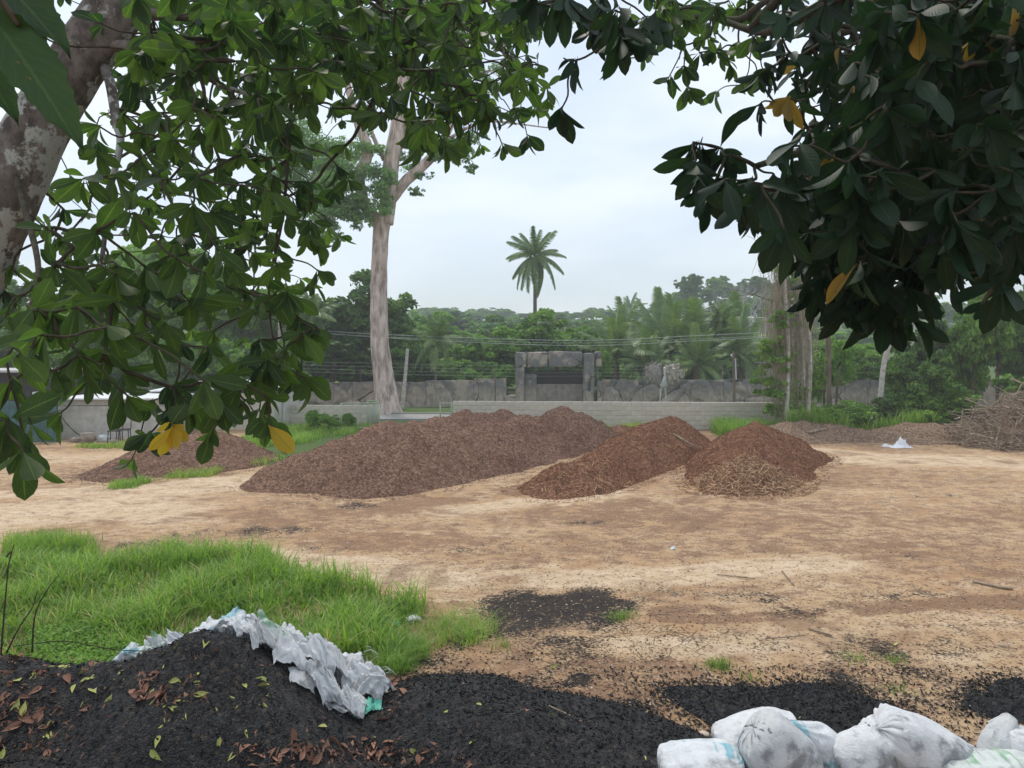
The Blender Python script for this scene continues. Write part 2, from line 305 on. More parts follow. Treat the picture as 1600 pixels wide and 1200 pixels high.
def simple(name, c, rough=0.7, spec=0.3, var=0.25, sc=6, c2=None, metal=0):
    m = Mt(name, rough, spec); n = m.noise(sc, m.pos(), 6, 0.65); m.b.inputs['Metallic'].default_value = metal
    m.col(m.mix(m.ramp(n, 0.35, 0.7), c, c2 or tuple(v * (1 - var) for v in c))).bump(n, 0.25, 0.01); return m.m
M_plaster = simple('grey_plaster', (0.56, 0.545, 0.50), 0.9, 0.2, 0.3, 2.5)
M_roof = simple('white_sheet_roof', (0.75, 0.77, 0.78), 0.5, 0.4, 0.1)
M_blue = simple('teal_corrugated_sheet', (0.06, 0.16, 0.16), 0.5, 0.4, 0.4, 3)
M_dark = simple('dark_shed_wall_and_gate_shade', (0.05, 0.045, 0.045), 0.8, 0.3, 0.4)
M_metal = simple('grey_metal', (0.5, 0.5, 0.5), 0.45, 0.5, 0.15)
M_black = simple('black_metal', (0.03, 0.03, 0.03), 0.5, 0.4)
M_gatep = simple('pale_green_paint', (0.42, 0.50, 0.33), 0.6, 0.3, 0.25, 5)
M_gatec = simple('rusty_corrugated_gate', (0.34, 0.305, 0.27), 0.7, 0.3, 0.35, 3, (0.22, 0.19, 0.17))
M_asph = simple('asphalt', (0.34, 0.33, 0.31), 0.95, 0.15, 0.2, 4)
M_wire = simple('cable', (0.42, 0.46, 0.44), 0.5, 0.3)
M_lamp = simple('lamp_housing', (0.7, 0.72, 0.74), 0.4, 0.5, 0.1)
M_statW = simple('white_statue_paint', (0.6, 0.62, 0.63), 0.8, 0.2, 0.3, 6)
M_statG = simple('grey_statue_feather', (0.28, 0.26, 0.24), 0.9, 0.15, 0.5, 5, (0.36, 0.33, 0.30))
M_statB = simple('beige_statue_feather', (0.50, 0.45, 0.38), 0.9, 0.15, 0.5, 5, (0.22, 0.2, 0.18))
M_plasticW = simple('white_plastic', (0.78, 0.80, 0.84), 0.45, 0.4, 0.1)
def rock_mat():
    m = Mt('sculpted_rock_wall', 0.93, 0.15); P = m.pos(); n = m.noise(1.1, P, 7, 0.65); n2 = m.noise(6, m.pos((1, 1, 0.35)), 7, 0.7); n3 = m.noise(0.45, P, 3)
    sep = m.n('ShaderNodeSeparateXYZ'); m.l(P, sep.inputs[0])
    c = m.mix(m.ramp(n2, 0.35, 0.7), (0.46, 0.385, 0.335), (0.25, 0.225, 0.205))
    top = m.ramp(m.math('ADD', sep.outputs[2], m.math('MULTIPLY', m.math('SUBTRACT', n, 0.5), 2.6)), 0.45, 1.3)
    c = m.mix(top, c, m.mix(n2, (0.10, 0.097, 0.098), (0.27, 0.26, 0.255)))
    c = m.mix(m.ramp(n, 0.51, 0.62, 0, 0.65), c, (0.50, 0.41, 0.33))
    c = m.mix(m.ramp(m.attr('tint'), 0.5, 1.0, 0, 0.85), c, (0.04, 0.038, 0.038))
    m.col(c).bump(m.math('ADD', n2, n), 0.6, 0.04); return m.m
M_rock = rock_mat()
def sack_mat(name, base, stripe, dirt, s1=(0.1, 0.4, 0.5), amt=0.5):
    m = Mt(name, 0.5, 0.35); P = m.pos(); n = m.noise(9, P, 7, 0.7); n2 = m.noise(2.6, P, 5, 0.6); n3 = m.noise(3.0, m.pos((1, 1, 3)), 2)
    c = m.mix(m.ramp(n, 0.3, 0.7), base, tuple(v * 0.78 for v in base))
    if stripe: c = m.mix(m.ramp(n3, 1 - stripe, 1.0 - stripe + 0.05, 0, amt), c, s1)
    if stripe:
        sx_ = m.n('ShaderNodeSeparateXYZ'); m.l(P, sx_.inputs[0]); bd = m.math('SINE', m.math('ADD', m.math('MULTIPLY', sx_.outputs[0], 95), m.math('MULTIPLY', n2, 9))); c = m.mix(m.math('MULTIPLY', m.ramp(bd, .55, .8, 0, .55), m.ramp(n3, .48, .55)), c, s1)
    c = m.mix(m.ramp(m.math('ADD', m.math('MULTIPLY', n2, 0.7), m.math('MULTIPLY', n, 0.4)), 0.55, 0.68, 0, dirt), c, (0.06, 0.06, 0.065))
    wv = m.n('ShaderNodeTexChecker'); m.l(P, wv.inputs[0]); wv.inputs['Scale'].default_value = 260
    h = m.math('ADD', m.math('MULTIPLY', wv.outputs['Fac'], 0.01), m.math('ADD', m.noise(6, m.pos((2.5, 1, 1)), 5, 0.6, 1.5), m.math('MULTIPLY', m.math('ABSOLUTE', m.math('SUBTRACT', m.noise(14, m.pos((1, 1, 2.2)), 4, 0.6, 1.0), 0.5)), -2.2))); m.col(c).bump(h, 0.45, 0.014)
    tr = m.n('ShaderNodeBsdfTranslucent'); m.l(c, tr.inputs[0]); ms = m.n('ShaderNodeMixShader'); ms.inputs[0].default_value = 0.12; m.l(m.b.outputs[0], ms.inputs[1]); m.l(tr.outputs[0], ms.inputs[2]); m.l(ms.outputs[0], m.out.inputs[0]); return m.m
M_sack = [sack_mat('white_woven_sack', (0.84, 0.86, 0.89), 0, 0.65), sack_mat('blue_print_woven_sack', (0.86, 0.89, 0.93), 0.45, 0.4, (0.16, 0.50, 0.62), .7),
          sack_mat('green_print_woven_sack', (0.80, 0.85, 0.83), 0.47, 0.4, (0.16, 0.42, 0.2), 0.7), sack_mat('teal_plastic_sheet', (0.16, 0.62, 0.48), 0, 0.3), sack_mat('grey_woven_sack', (0.74, 0.76, 0.78), 0, 0.6)]
# ------------------------------------------------------------------ terrain + heaps
def pile_fn(ridge, slope=0.62, lump=0.1, seed=0, rnd=0.25):
    Rg = np.array(ridge, float); pts = []
    for i in range(len(Rg) - 1):
        t = np.linspace(0, 1, 10)[:, None]; pts.append(Rg[i] * (1 - t) + Rg[i + 1] * t)
    pts = np.vstack(pts)
    def f(x, y):
        x = np.asarray(x, float); y = np.asarray(y, float); best = np.full(np.broadcast(x, y).shape, -9.0)
        wx = x + 0.25 * fbm(x * 0.9, y * 0.9, 0, 3, seed); wy = y + 0.25 * fbm(x * 0.9, y * 0.9, 5, 3, seed + 3)
        for p in pts:
            d = np.sqrt((wx - p[0])**2 + (wy - p[1])**2 + rnd**2) - rnd; best = np.maximum(best, p[2] - slope * d)
        b = np.clip(best, 0, None)
        return best + sst(0, 0.3, b) * (lump * fbm(x * 1.1, y * 1.1, 2, 4, seed + 7) + 0.5 * lump * fbm(x * 2.7, y * 2.7, 2, 3, seed + 17) + 0.045 * fbm(x * 6, y * 6, 2, 3, seed + 9))
    return f, pts
HEAPS = {}
HEAPS['char1'] = pile_fn([(-6.5, 5.9, 0.84), (-4.9, 6.0, 0.84), (-3.75, 6.0, 0.70), (-3.1, 6.0, 0.72), (-2.65, 6.0, 0.93), (-2.35, 5.85, 0.76), (-1.9, 5.5, 0.5)], 0.66, 0.04, 3, 0.22)
HEAPS['char1b'] = pile_fn([(-7, 4.6, 0.5), (-3, 4.6, 0.5), (-1.5, 4.7, 0.45), (0.0, 4.8, 0.2)], 0.35, 0.05, 5, 0.4)
HEAPS['char2'] = pile_fn([(-1.0, 6.6, 0.16), (-0.5, 6.4, 0.30), (0.0, 5.9, 0.36), (0.6, 5.4, 0.36), (1.2, 5.1, 0.3)], 0.36, 0.04, 8, 0.35)
HEAPS['char3'] = pile_fn([(1.6, 6.95, 0.01), (2.1, 6.85, 0.05), (2.6, 6.95, 0.04), (3.0, 6.75, 0.08), (3.45, 6.7, 0.02)], 0.16, 0.12, 12, 0.1)
HEAPS['char4'] = pile_fn([(4.3, 6.75, 0.03), (5.0, 6.9, 0.08), (6.2, 6.8, 0.08)], 0.18, 0.12, 14, 0.1)
def terrain(x, y):
    x = np.asarray(x, float); y = np.asarray(y, float)
    near = 1 - sst(35, 60, y)
    z = near * (0.035 * fbm(x * 0.5, y * 0.5, 0, 4, 31) + 0.012 * fbm(x * 3.1, y * 3.1, 1, 4, 37))
    far = sst(62, 210, y) * 8.5 + sst(0, 75, x + 10) * sst(70, 150, y) * 3.0 + 3 * fbm(x * 0.01, y * 0.01, 4, 2, 3) * sst(80, 160, y)
    side = sst(20, 60, np.abs(x) - 6) * sst(30, 60, y) * 0.3
    return z + far + side
def surf_exact(x, y):
    z = terrain(x, y)
    for k in HEAPS: z = np.maximum(z, HEAPS[k][0](x, y) - 0.02)
    return z
_near = GridFn(surf_exact, -9, 9, 3.2, 14, 0.035); _far = GridFn(lambda x, y: terrain(x, y), -25, 30, 13.5, 46, 0.2)
def surf(x, y):
    y = np.asarray(y, float); return np.where(y < 13.9, _near(x, y), _far(x, y))
def hit(pxx, pyy):
    pxx = np.atleast_1d(np.asarray(pxx, float)); pyy = np.atleast_1d(np.asarray(pyy, float)); res = np.zeros((len(pxx), 3)); done = np.zeros(len(pxx), bool)
    for Y in np.concatenate([np.arange(3.4, 12, 0.03), np.arange(12, 45, 0.15)]):
        X = (pxx - 800) / F * Y; Z = CH - (pyy - HY) / F * Y; s = surf(X, np.full_like(X, Y)); h = (~done) & (Z <= s)
        res[h] = np.stack([X, np.full_like(X, Y), s], -1)[h]; done |= h
        if done.all(): break
    return res[done]
# ground sheet
def axis(segs):
    out = []
    for a, b, st in segs: out.append(np.arange(a, b, st))
    return np.concatenate(out + [np.array([segs[-1][1]])])
gx = axis([(-300, -60, 8), (-60, -20, 1.5), (-20, -8, 0.2), (-8, 8, 0.06), (8, 20, 0.2), (20, 60, 1.5), (60, 300, 8)])
gy = axis([(-60, 0, 6), (0, 4, 0.5), (4, 13, 0.06), (13, 30, 0.16), (30, 60, 0.8), (60, 310, 5)])
GX, GY = np.meshgrid(gx, gy); X_, Y_ = GX.ravel(), GY.ravel(); Z_ = terrain(X_, Y_)
mask = np.zeros((len(X_), 4)); mask[:, 3] = 0
def blob(pxc, pyc, rx, ry, val, ch):
    c = G(pxc, pyc); Y0 = CH * F / (pyc - ry - HY); Y1 = CH * F / (pyc + ry - HY); ryg = (Y0 - Y1) / 2; rxg = rx / F * c[1]; cy = (Y0 + Y1) / 2
    wx = 0.55 * min(rxg, ryg * 1.3) * fbm(X_ * 1.9 / max(ryg, .25) + pxc, Y_ * 1.9 / max(ryg, .25), 3, 4, 61) * 1.6; d = np.sqrt(((X_ - c[0] + wx) / rxg)**2 + ((Y_ - cy + wx) / ryg)**2)
    mask[:, ch] = np.maximum(mask[:, ch], val * (1 - sst(0.25, 1.55, d)))
for b in [(825, 962, 80, 46, .95), (935, 940, 62, 38, 1), (880, 1010, 130, 46, .6), (1090, 1000, 90, 24, .5), (700, 1010, 60, 20, .5), (1190, 1010, 60, 14, .45), (1480, 1000, 90, 20, .45), (1300, 880, 70, 8, .42), (1420, 930, 90, 12, .42), (760, 860, 70, 8, .4), (850, 1010, 120, 40, .42), (960, 1010, 110, 40, .45), (910, 1062, 28, 14, 1), (1070, 915, 60, 18, .62), (1010, 935, 60, 20, .5),
          (1150, 1085, 130, 22, .95), (1240, 1095, 110, 20, .95), (1400, 1040, 100, 36, .62), (1340, 1010, 60, 26, .55), (1530, 1090, 110, 22, 1), (1340, 1070, 60, 30, .8), (1120, 990, 60, 20, .42),
          (760, 1090, 150, 60, .85), (900, 1130, 140, 50, .9), (640, 1050, 80, 30, .7), (380, 835, 120, 14, .55), (240, 850, 80, 8, .55), (1240, 960, 60, 10, .45), (560, 790, 50, 6, .55), (920, 815, 40, 4, .5),
          (1450, 775, 130, 8, .4), (1000, 1180, 200, 30, .7), (300, 1100, 400, 90, 1), (640, 905, 60, 10, .4), (1180, 935, 60, 14, .45), (1530, 750, 90, 6, .35), (500, 860, 60, 8, .45), (480, 790, 60, 5, .5)]: blob(*b, 0)
mask[:, 1] = 0.42 + 0.34 * fbm(X_ * 0.35, Y_ * 0.35, 0, 4, 71)
for b in [(880, 1090, 260, 70, 1), (1250, 1140, 300, 50, .85), (650, 985, 160, 40, .8), (1000, 800, 260, 30, .75), (640, 850, 200, 40, .72), (450, 810, 170, 20, .8), (700, 790, 260, 16, .85), (1350, 760, 200, 24, .6), (1150, 700, 60, 60, .9), (900, 760, 140, 20, .85), (1300, 930, 300, 40, .42), (1450, 850, 200, 30, .6),
          (960, 720, 50, 40, .8), (1420, 700, 180, 10, .5), (300, 770, 220, 14, .62), (120, 700, 120, 12, .6), (1000, 860, 300, 30, .62), (960, 1040, 220, 40, .7), (1360, 1060, 200, 40, .6), (500, 890, 160, 14, .5), (850, 900, 200, 20, .55)]: blob(*b, 1)
for b in [(120, 800, 260, 36, 1), (330, 755, 130, 14, 1), (60, 720, 120, 16, .8), (900, 905, 260, 14, .8), (1400, 720, 220, 12, .9), (1090, 1010, 180, 20, .8), (1500, 1030, 80, 16, .9), (520, 880, 120, 10, .8)]:
    blob(*b[:4], 0.0, 1); c = G(b[0], b[1]); Y0 = CH * F / (b[1] - b[3] - HY); Y1 = CH * F / (b[1] + b[3] - HY); d = np.sqrt(((X_ - c[0]) / (b[2] / F * c[1]))**2 + ((Y_ - (Y0 + Y1) / 2) / ((Y0 - Y1) / 2))**2) + .5 * fbm(X_ * .8, Y_ * .8, 0, 4, 44); mask[:, 1] *= 1 - b[4] * (1 - sst(.3, 1.3, d))
# dark tyre ruts
for (a, b) in [((-20, 842), (520, 786)), ((-20, 858), (560, 795)), ((480, 905), (1600, 842)), ((500, 925), (1600, 858)), ((900, 900), (1250, 735)), ((860, 890), (1190, 735)), ((1050, 960), (1620, 940))]:
    A, B = G(*a), G(*b); d = B - A; t = np.clip(((X_ - A[0]) * d[0] + (Y_ - A[1]) * d[1]) / (d @ d), 0, 1); dist = np.hypot(X_ - A[0] - t * d[0], Y_ - A[1] - t * d[1]) + .25 * fbm(X_ * .35, Y_ * .35, 0, 3, 15); fct = (1 - sst(0.08, 0.28, np.abs(dist - .1))) * np.clip(.5 + 1.3 * fbm(X_ * .8, Y_ * .8, 3, 3, 8), 0, 1); mask[:, 1] = np.maximum(mask[:, 1], fct * .95); mask[:, 0] = np.maximum(mask[:, 0], fct * .3)
mask[:, 0] *= np.clip(.85 + .9 * fbm(X_ * 1.7, Y_ * 1.7, 0, 4, 52), .25, 1.15)
# pale wheel tracks
for (a, b) in [((0, 815), (430, 745)), ((0, 770), (300, 760)), ((860, 905), (1300, 880)), ((1250, 700), (1590, 730)), ((430, 870), (700, 905)), ((700, 800), (950, 770))]:
    A, B = G(*a), G(*b); d = B - A; t = np.clip(((X_ - A[0]) * d[0] + (Y_ - A[1]) * d[1]) / (d @ d), 0, 1)
    dist = np.hypot(X_ - A[0] - t * d[0], Y_ - A[1] - t * d[1] + 0.2 * fbm(X_ * .6, Y_ * .6, 0, 2, 5)); fct = 1 - sst(0.2, 0.9, dist); mask[:, 1] *= 1 - 0.9 * fct; mask[:, 0] *= 1 - 0.6 * fct
for b in [(1000, 1005, 160, 40, .95), (1250, 1000, 150, 30, .6), (1540, 1010, 80, 40, .6)]: blob(*b, 3)
mask[:, 2] = np.maximum(sst(29.5, 31.0, Y_ + 0.4 * fbm(X_, Y_, 0, 2, 9)) * (X_ > -0.5) + sst(-11, -9.5, X_) * sst(20.5, 22.5, Y_ - 0.15 * X_) * (X_ < 0) * 0.8, sst(39, 42, Y_))
mask[:, 2] = np.where((Y_ > 37) & (Y_ < 40) & (X_ > -6.5), 1, mask[:, 2]); mask[:, 2] = np.where((Y_ > 37) & (Y_ < 41) & (X_ < -6.5) & (X_ > -9), 0, mask[:, 2])
mask[:, 1] = np.clip(mask[:, 1], 0, 1)
def charmask(x, y):
    i = np.clip(np.searchsorted(gx, x), 0, len(gx) - 1); j = np.clip(np.searchsorted(gy, y), 0, len(gy) - 1); return mask[:, 0].reshape(len(gy), len(gx))[j, i]
gm = MB(); gm.add(np.stack([X_, Y_, Z_], -1), grid_faces(len(gx), len(gy))); gm.build('ground', M_ground, cols=mask, kind='structure')
# road
rd = MB(); xs = np.arange(-80, 81, 2.0); V = np.array([[x, y, float(terrain(x, y)) * 0 + 0.03] for y in (33.9, 36.9) for x in xs]); rd.add(V, grid_faces(len(xs), 2)); rd.box((0, 33.8, 0.03), (160, 0.18, 0.12)); rd.box((0, 37.0, 0.03), (160, 0.18, 0.12))
rd.build('road', M_asph, smooth=False, kind='structure')
# heaps as objects
def sliver_template():
    V = [(math.cos(a) * 0.5 * k, y, math.sin(a) * 0.3 * k) for y, k in ((-.5, 1), (.5, .45)) for a in (0.5, 2.6, 4.7)]
    return np.array(V), np.array([(a, (a + 1) % 3, 3 + (a + 1) % 3, 3 + a) for a in range(3)])
SLV, SLF = sliver_template()
def scatter_slivers(P, Nn, L0, L1, wr, flat=0.6, lift=0.01):
    n = len(P); D = rng.normal(size=(n, 3)); D -= flat * (D * Nn).sum(1)[:, None] * Nn; D = nrm(D); Ln = rng.uniform(L0, L1, n); Wd = Ln * rng.uniform(wr[0], wr[1], n)
    Nj = nrm(Nn + rng.normal(0, 0.3, (n, 3))); return frames(D, Nj, np.stack([Wd, Ln, Wd], -1)), P + Nn * lift
def normals(f, x, y, e=0.06):
    return nrm(np.stack([-(f(x + e, y) - f(x - e, y)) / (2 * e), -(f(x, y + e) - f(x, y - e)) / (2 * e), np.ones_like(x)], -1))
def heap(name, key_fn, pts, mat, step, slope, label, cat, chips=None, chipmat_=None, chipL=(0.025, 0.085), wr=(0.1, 0.3), size=None, extra=None):
    f = key_fn; r = pts[:, 2].max() / slope + 0.5; x0, x1 = pts[:, 0].min() - r, pts[:, 0].max() + r; y0, y1 = pts[:, 1].min() - r, pts[:, 1].max() + r
    if size: x0, x1, y0, y1 = max(x0, size[0]), min(x1, size[1]), max(y0, size[2]), min(y1, size[3])
    f = GridFn(key_fn, x0, x1, y0, y1, step); xs = x0 + np.arange(f.nx) * step; ys = y0 + np.arange(f.ny) * step; A, B = np.meshgrid(xs, ys); a, b = A.ravel(), B.ravel(); z = f.Z.ravel(); t = terrain(a, b)
    top = np.where(z > t - 0.03, z, t - 0.08 - 0 * z); keepv = z > t - 0.06; Fq = grid_faces(len(xs), len(ys)); Fq = Fq[keepv[Fq].any(1)]
    used = np.unique(Fq); remap = -np.ones(len(a), int); remap[used] = np.arange(len(used))
    cx, cy = pts[:, 0].mean(), pts[:, 1].mean()
    root = empty(name, (cx, cy, 0), label=label, cat=cat)
    mb = MB(); mb.add(np.stack([a - cx, b - cy, np.maximum(top, t - 0.1)], -1)[used], remap[Fq]); mb.build('heap_body', mat, root)
    if chips:
        n = chips * 3; x = rng.uniform(x0, x1, n); y = rng.uniform(y0, y1, n); z = f(x, y); ok = z > terrain(x, y) + 0.0 - 0.02; edge = (z > terrain(x, y) - 0.25) & ~ok & (rng.random(n) < 0.22)
        sel = ok | edge; x, y = x[sel][:chips], y[sel][:chips]; z = np.maximum(f(x, y), terrain(x, y)); Nn = normals(lambda u, v: np.maximum(f(u, v), terrain(u, v)), x, y)
        Mx, P = scatter_slivers(np.stack([x, y, z], -1), Nn, chipL[0], chipL[1], wr); c = MB(); c.inst(SLV, SLF, Mx, P - np.array([cx, cy, 0]), rng.random(len(P))**1.6)
        c.build('chips', chipmat_, root, smooth=False, kind='stuff')
        if extra:
            lo, hi, m2, frac = extra; w2 = (y < lo) & (rng.random(len(y)) < frac); Mx, P = scatter_slivers(np.stack([x, y, z], -1)[w2], Nn[w2], 0.08, 0.26, (0.05, 0.12), lift=0.02)
            c = MB(); c.inst(SLV, SLF, Mx, P - np.array([cx, cy, 0]), rng.random(len(P))); c.build('straw_chips', m2, root, smooth=False, kind='stuff')
    return root
CB = (0.012, 0.035); CW = (0.4, 0.9)
heap('charcoal_heap', lambda x, y: np.maximum(HEAPS['char1'][0](x, y), HEAPS['char1b'][0](x, y)), np.vstack([HEAPS['char1'][1], HEAPS['char1b'][1]]), M_char, 0.045, 0.5, 'big peaked black charcoal heap in front of the torn sacks at lower left', 'charcoal heap', 16000, M_chipK, CB, CW, (-7.5, 1.5, 3.6, 8.2))
heap('charcoal_heap', *HEAPS['char2'], M_char, 0.05, 0.36, 'low spread mound of black charcoal between the peaked heap and the filled sacks', 'charcoal heap', 10000, M_chipK, CB, CW)
heap('charcoal_heap', *HEAPS['char3'], M_char, 0.05, 0.4, 'thin dark ridge of charcoal just behind the filled white sacks', 'charcoal heap', 5000, M_chipK, CB, CW)
heap('charcoal_heap', *HEAPS['char4'], M_char, 0.05, 0.4, 'thin dark ridge of charcoal at the right edge beyond the pale sand strip', 'charcoal heap', 5000, M_chipK, CB, CW)
PL = {}
PL['A'] = pile_fn([(-10.1, 19.3, 0.45), (-9.3, 20.8, 0.85), (-8.7, 21.7, 0.8)], 0.5, 0.08, 21)
PL['B2'] = pile_fn([(-4.85, 18.3, 0.88), (-4.3, 20.5, 0.95), (-2.5, 24.0, 1.08), (-0.5, 27.5, 1.0)], 0.6, 0.18, 23)
PL['B1'] = pile_fn([(-3.4, 17.7, 0.78), (-2.4, 19.2, 0.92), (-1.2, 21.0, 1.0), (0.3, 23.5, 1.04), (1.0, 24.7, 0.92), (1.9, 26.0, 1.25)], 0.62, 0.22, 25)
PL['C'] = pile_fn([(1.0, 17.0, 0.40), (1.9, 18.3, 0.58), (2.9, 20.2, 0.66), (3.9, 22.2, 0.80), (4.8, 24.0, 1.04), (5.4, 24.7, 0.85)], 0.66, 0.2, 27, 0.35)
PL['D'] = pile_fn([(5.35, 17.5, 0.42), (5.8, 18.4, 0.66), (6.4, 20.0, 0.80), (7.0, 21.6, 0.98), (7.7, 22.6, 0.98)], 0.62, 0.17, 29, 0.4)
PL['E'] = pile_fn([(3.6, 27.8, 0.3), (4.4, 28.3, 0.35)], 0.4, 0.05, 33)
PL['F'] = pile_fn([(10.0, 26.8, 0.62), (12.0, 27.3, 0.55), (13.0, 26.6, 0.35), (14.2, 26.6, 0.62), (16.2, 26.4, 0.5), (18.5, 26.5, .3)], 0.5, 0.14, 35)
heap('compost_pile', *PL['A'], M_mulch, 0.09, 0.5, 'small separate brown compost pile at the left in front of the block shed', 'compost pile', 9000, M_chip)
heap('compost_pile', *PL['B2'], M_mulch, 0.09, 0.6, 'dark compost windrow behind its twin, reaching furthest left', 'compost pile', 16000, M_chip)
heap('compost_pile', *PL['B1'], M_mulch, 0.09, 0.62, 'long dark compost windrow ending in a tall knob by the block wall', 'compost pile', 30000, M_chip)
heap('compost_pile', *PL['C'], M_mulchR, 0.08, 0.6, 'reddish compost windrow with a pale stick leaning on its far flank', 'compost pile', 30000, M_chipR, extra=(18.0, 0, M_chipY, .05))
heap('compost_pile', *PL['D'], M_mulchR, 0.08, 0.52, 'right-hand red-brown compost windrow with straw coloured shreds at its near end', 'compost pile', 30000, M_chipR, extra=(18.2, 0, M_chipY, .4))
heap('compost_pile', *PL['E'], M_mulchR, 0.1, 0.4, 'tiny low red-brown compost heap against the grass below the grey block wall', 'compost pile', 1500, M_chipR)
heap('dirt_berm', *PL['F'], M_mulchY, 0.12, 0.5, 'long low berm of brown dirt under the bushes on the right', 'berm', 7000, M_chip)
PILES = [GridFn(PL[k][0], PL[k][1][:, 0].min() - 3.2, PL[k][1][:, 0].max() + 3.2, PL[k][1][:, 1].min() - 3.2, PL[k][1][:, 1].max() + 3.2, 0.1) for k in PL]
def surf2(x, y):
    z = surf(x, y)
    for f in PILES: z = np.maximum(z, np.where((np.asarray(x) > f.x0) & (np.asarray(x) < f.x0 + f.st * f.nx) & (np.asarray(y) > f.y0) & (np.asarray(y) < f.y0 + f.st * f.ny), f(x, y), -9))
    return z
# loose chips, pebbles, charcoal bits on the flat
def scatter_region(n, x0, x1, y0, y1, fn):
    pxs = rng.uniform(x0, x1, n); pys = rng.uniform(y0, y1, n); g = np.array([G(a, b) for a, b in zip(pxs, pys)]); x, y = g[:, 0], g[:, 1]; z = surf2(x, y); k = (z < 0.3); x, y, z = x[k], y[k], z[k]
    return fn(x, y, z)
def add_litter(name, n, reg, L, wr, mat, flatv, power=1.5, thr=(-.9, .6)):
    def fn(x, y, z):
        cl = fbm(x * 0.9, y * 0.9, 0, 3, 91 + n % 7) ; k = cl > rng.uniform(*thr, len(x)); k = k & ((name != 'charcoal_grit') | (charmask(x, y) > rng.uniform(.0, .5, len(x)))); x, y, z = x[k], y[k], z[k]
        Nn = np.tile([0, 0, 1.0], (len(x), 1)); Mx, P = scatter_slivers(np.stack([x, y, z], -1), Nn, L[0], L[1], wr, 0.9, 0.004); c = MB(); c.inst(SLV, SLF, Mx, P, rng.random(len(P))**power); c.build(name, mat, smooth=False, kind='stuff')
    scatter_region(n, *reg, fn)
add_litter('mulch_litter', 42000, (-20, 1620, 735, 1200), (0.01, 0.045), (0.12, 0.35), M_litter, .9)
add_litter('gravel', 9000, (300, 1620, 830, 1200), (0.008, 0.03), (0.6, 1.1), M_stone, .9)
add_litter('charcoal_grit', 30000, (600, 1620, 900, 1200), (0.006, 0.02), (0.4, 1.0), M_chipK, .9, thr=(-.15, .55))
# ------------------------------------------------------------------ leaf template
def leaf_template(seg=7, wid=0.2, curl=0.12, fold=0.05, obo=0.85):
    V = []; UV = []; s = np.linspace(0, 1, seg + 1)
    for t in s:
        u = max(0, (t - 0.07) / 0.93); wv = wid * max(math.sin(math.pi * u**(1 / obo))**0.75 * (0.72 + 0.45 * u) if 0 < u < 1 else 0.0, 0.008)
        z = -curl * t * t
        V += [(-wv, t, z + fold * wv / wid), (0, t, z), (wv, t, z + fold * wv / wid)]; UV += [(0, t), (0.5, t), (1, t)]
    Fq = []
    for i in range(seg):
        a = i * 3; Fq += [(a, a + 1, a + 4, a + 3), (a + 1, a + 2, a + 5, a + 4)]
    return np.array(V), np.array(Fq), np.array(UV)
LV = [leaf_template(8, 0.225, 0.14, 0.05), leaf_template(8, 0.255, 0.22, 0.03), leaf_template(8, 0.19, 0.05, 0.07), leaf_template(8, 0.20, 0.36, 0.09), leaf_template(8, 0.235, -0.1, 0.10)]
def leaf_objects(trans, tints, mats, parent, name='leaf'):
    """individual leaves (share three meshes)"""
    meshes = []
    for (a, b, c) in LV: mb = MB(); mb.add(a, b, None, 0.42, c); meshes.append(mb.mesh('leaf', mats))
    yel = []
    for (a, b, c) in LV: mb = MB(); mb.add(a, b, None, 1.0, c); yel.append(mb.mesh('leaf', mats))
    for i, (m3, p, v) in enumerate(trans):
        o = bpy.data.objects.new(name, (yel if tints[i] > 0.97 else meshes)[v]); COL.objects.link(o); o.parent = parent
        o.matrix_local = Matrix([[*map(float, m3[r]), float(p[r])] for r in range(3)] + [[0, 0, 0, 1]])
# ------------------------------------------------------------------ canopy from a coverage map (50 px cells)
MAP = ['55559999999999888777998866678999', '55579999999998876556455556699999', '55489888888998876500100456899999', '44376788886577875530003012899999', '11165776642037632000000006899999', '00556777742001000000000168999999', '05656777742000000000057999999999', '06676777742000000000000247999999', '27775777641000000000000005999998', '68888777740000000000000004876050', '88887653450000000000000000132000', '87676553740000000000000000000000', '75334434430000000000000000000000', '62103342600000000000000000000000', '60002000000000000000000000000000']
TRK = [(190, 0), (122, 100), (60, 200), (12, 300), (-32, 400)]
def on_trunk(x, y): return y < 420 and abs(x - np.interp(y, [p[1] for p in TRK], [p[0] for p in TRK])) < 88
def canopy_points(c0, c1, depth_fn, L, cover=0.985, k=6, mult=1.0, rows=(0, 15), prob=1.0):
    pts = []
    for r in range(*rows):
        for c in range(c0, c1):
            d = int(MAP[r][c]) if c < len(MAP[r]) else 0
            if d == 0: continue
            cov = min(d / 9 * cover, 0.97 if c < 18 else 0.985); lo, hi = depth_fn(c * 50 + 25, r * 50 + 25); need = -math.log(1 - cov) * 2500 * mult * prob
            while need > 0:
                Y = rng.uniform(lo, hi); A = k * L * L * 0.40 * 0.7 * 0.55 * (F / Y)**2
                if rng.random() > min(1, need / A): break
                need -= A
                x = c * 50 + rng.uniform(0, 50); y = r * 50 + rng.uniform(0, 50) - 0.45 * L / Y * F
                if on_trunk(x, y + 0.3 * L / Y * F) and Y < 5.2 and rng.random() < 0.88: continue
                p = px(x, y, Y); pts.append(p)
    return np.array(pts)
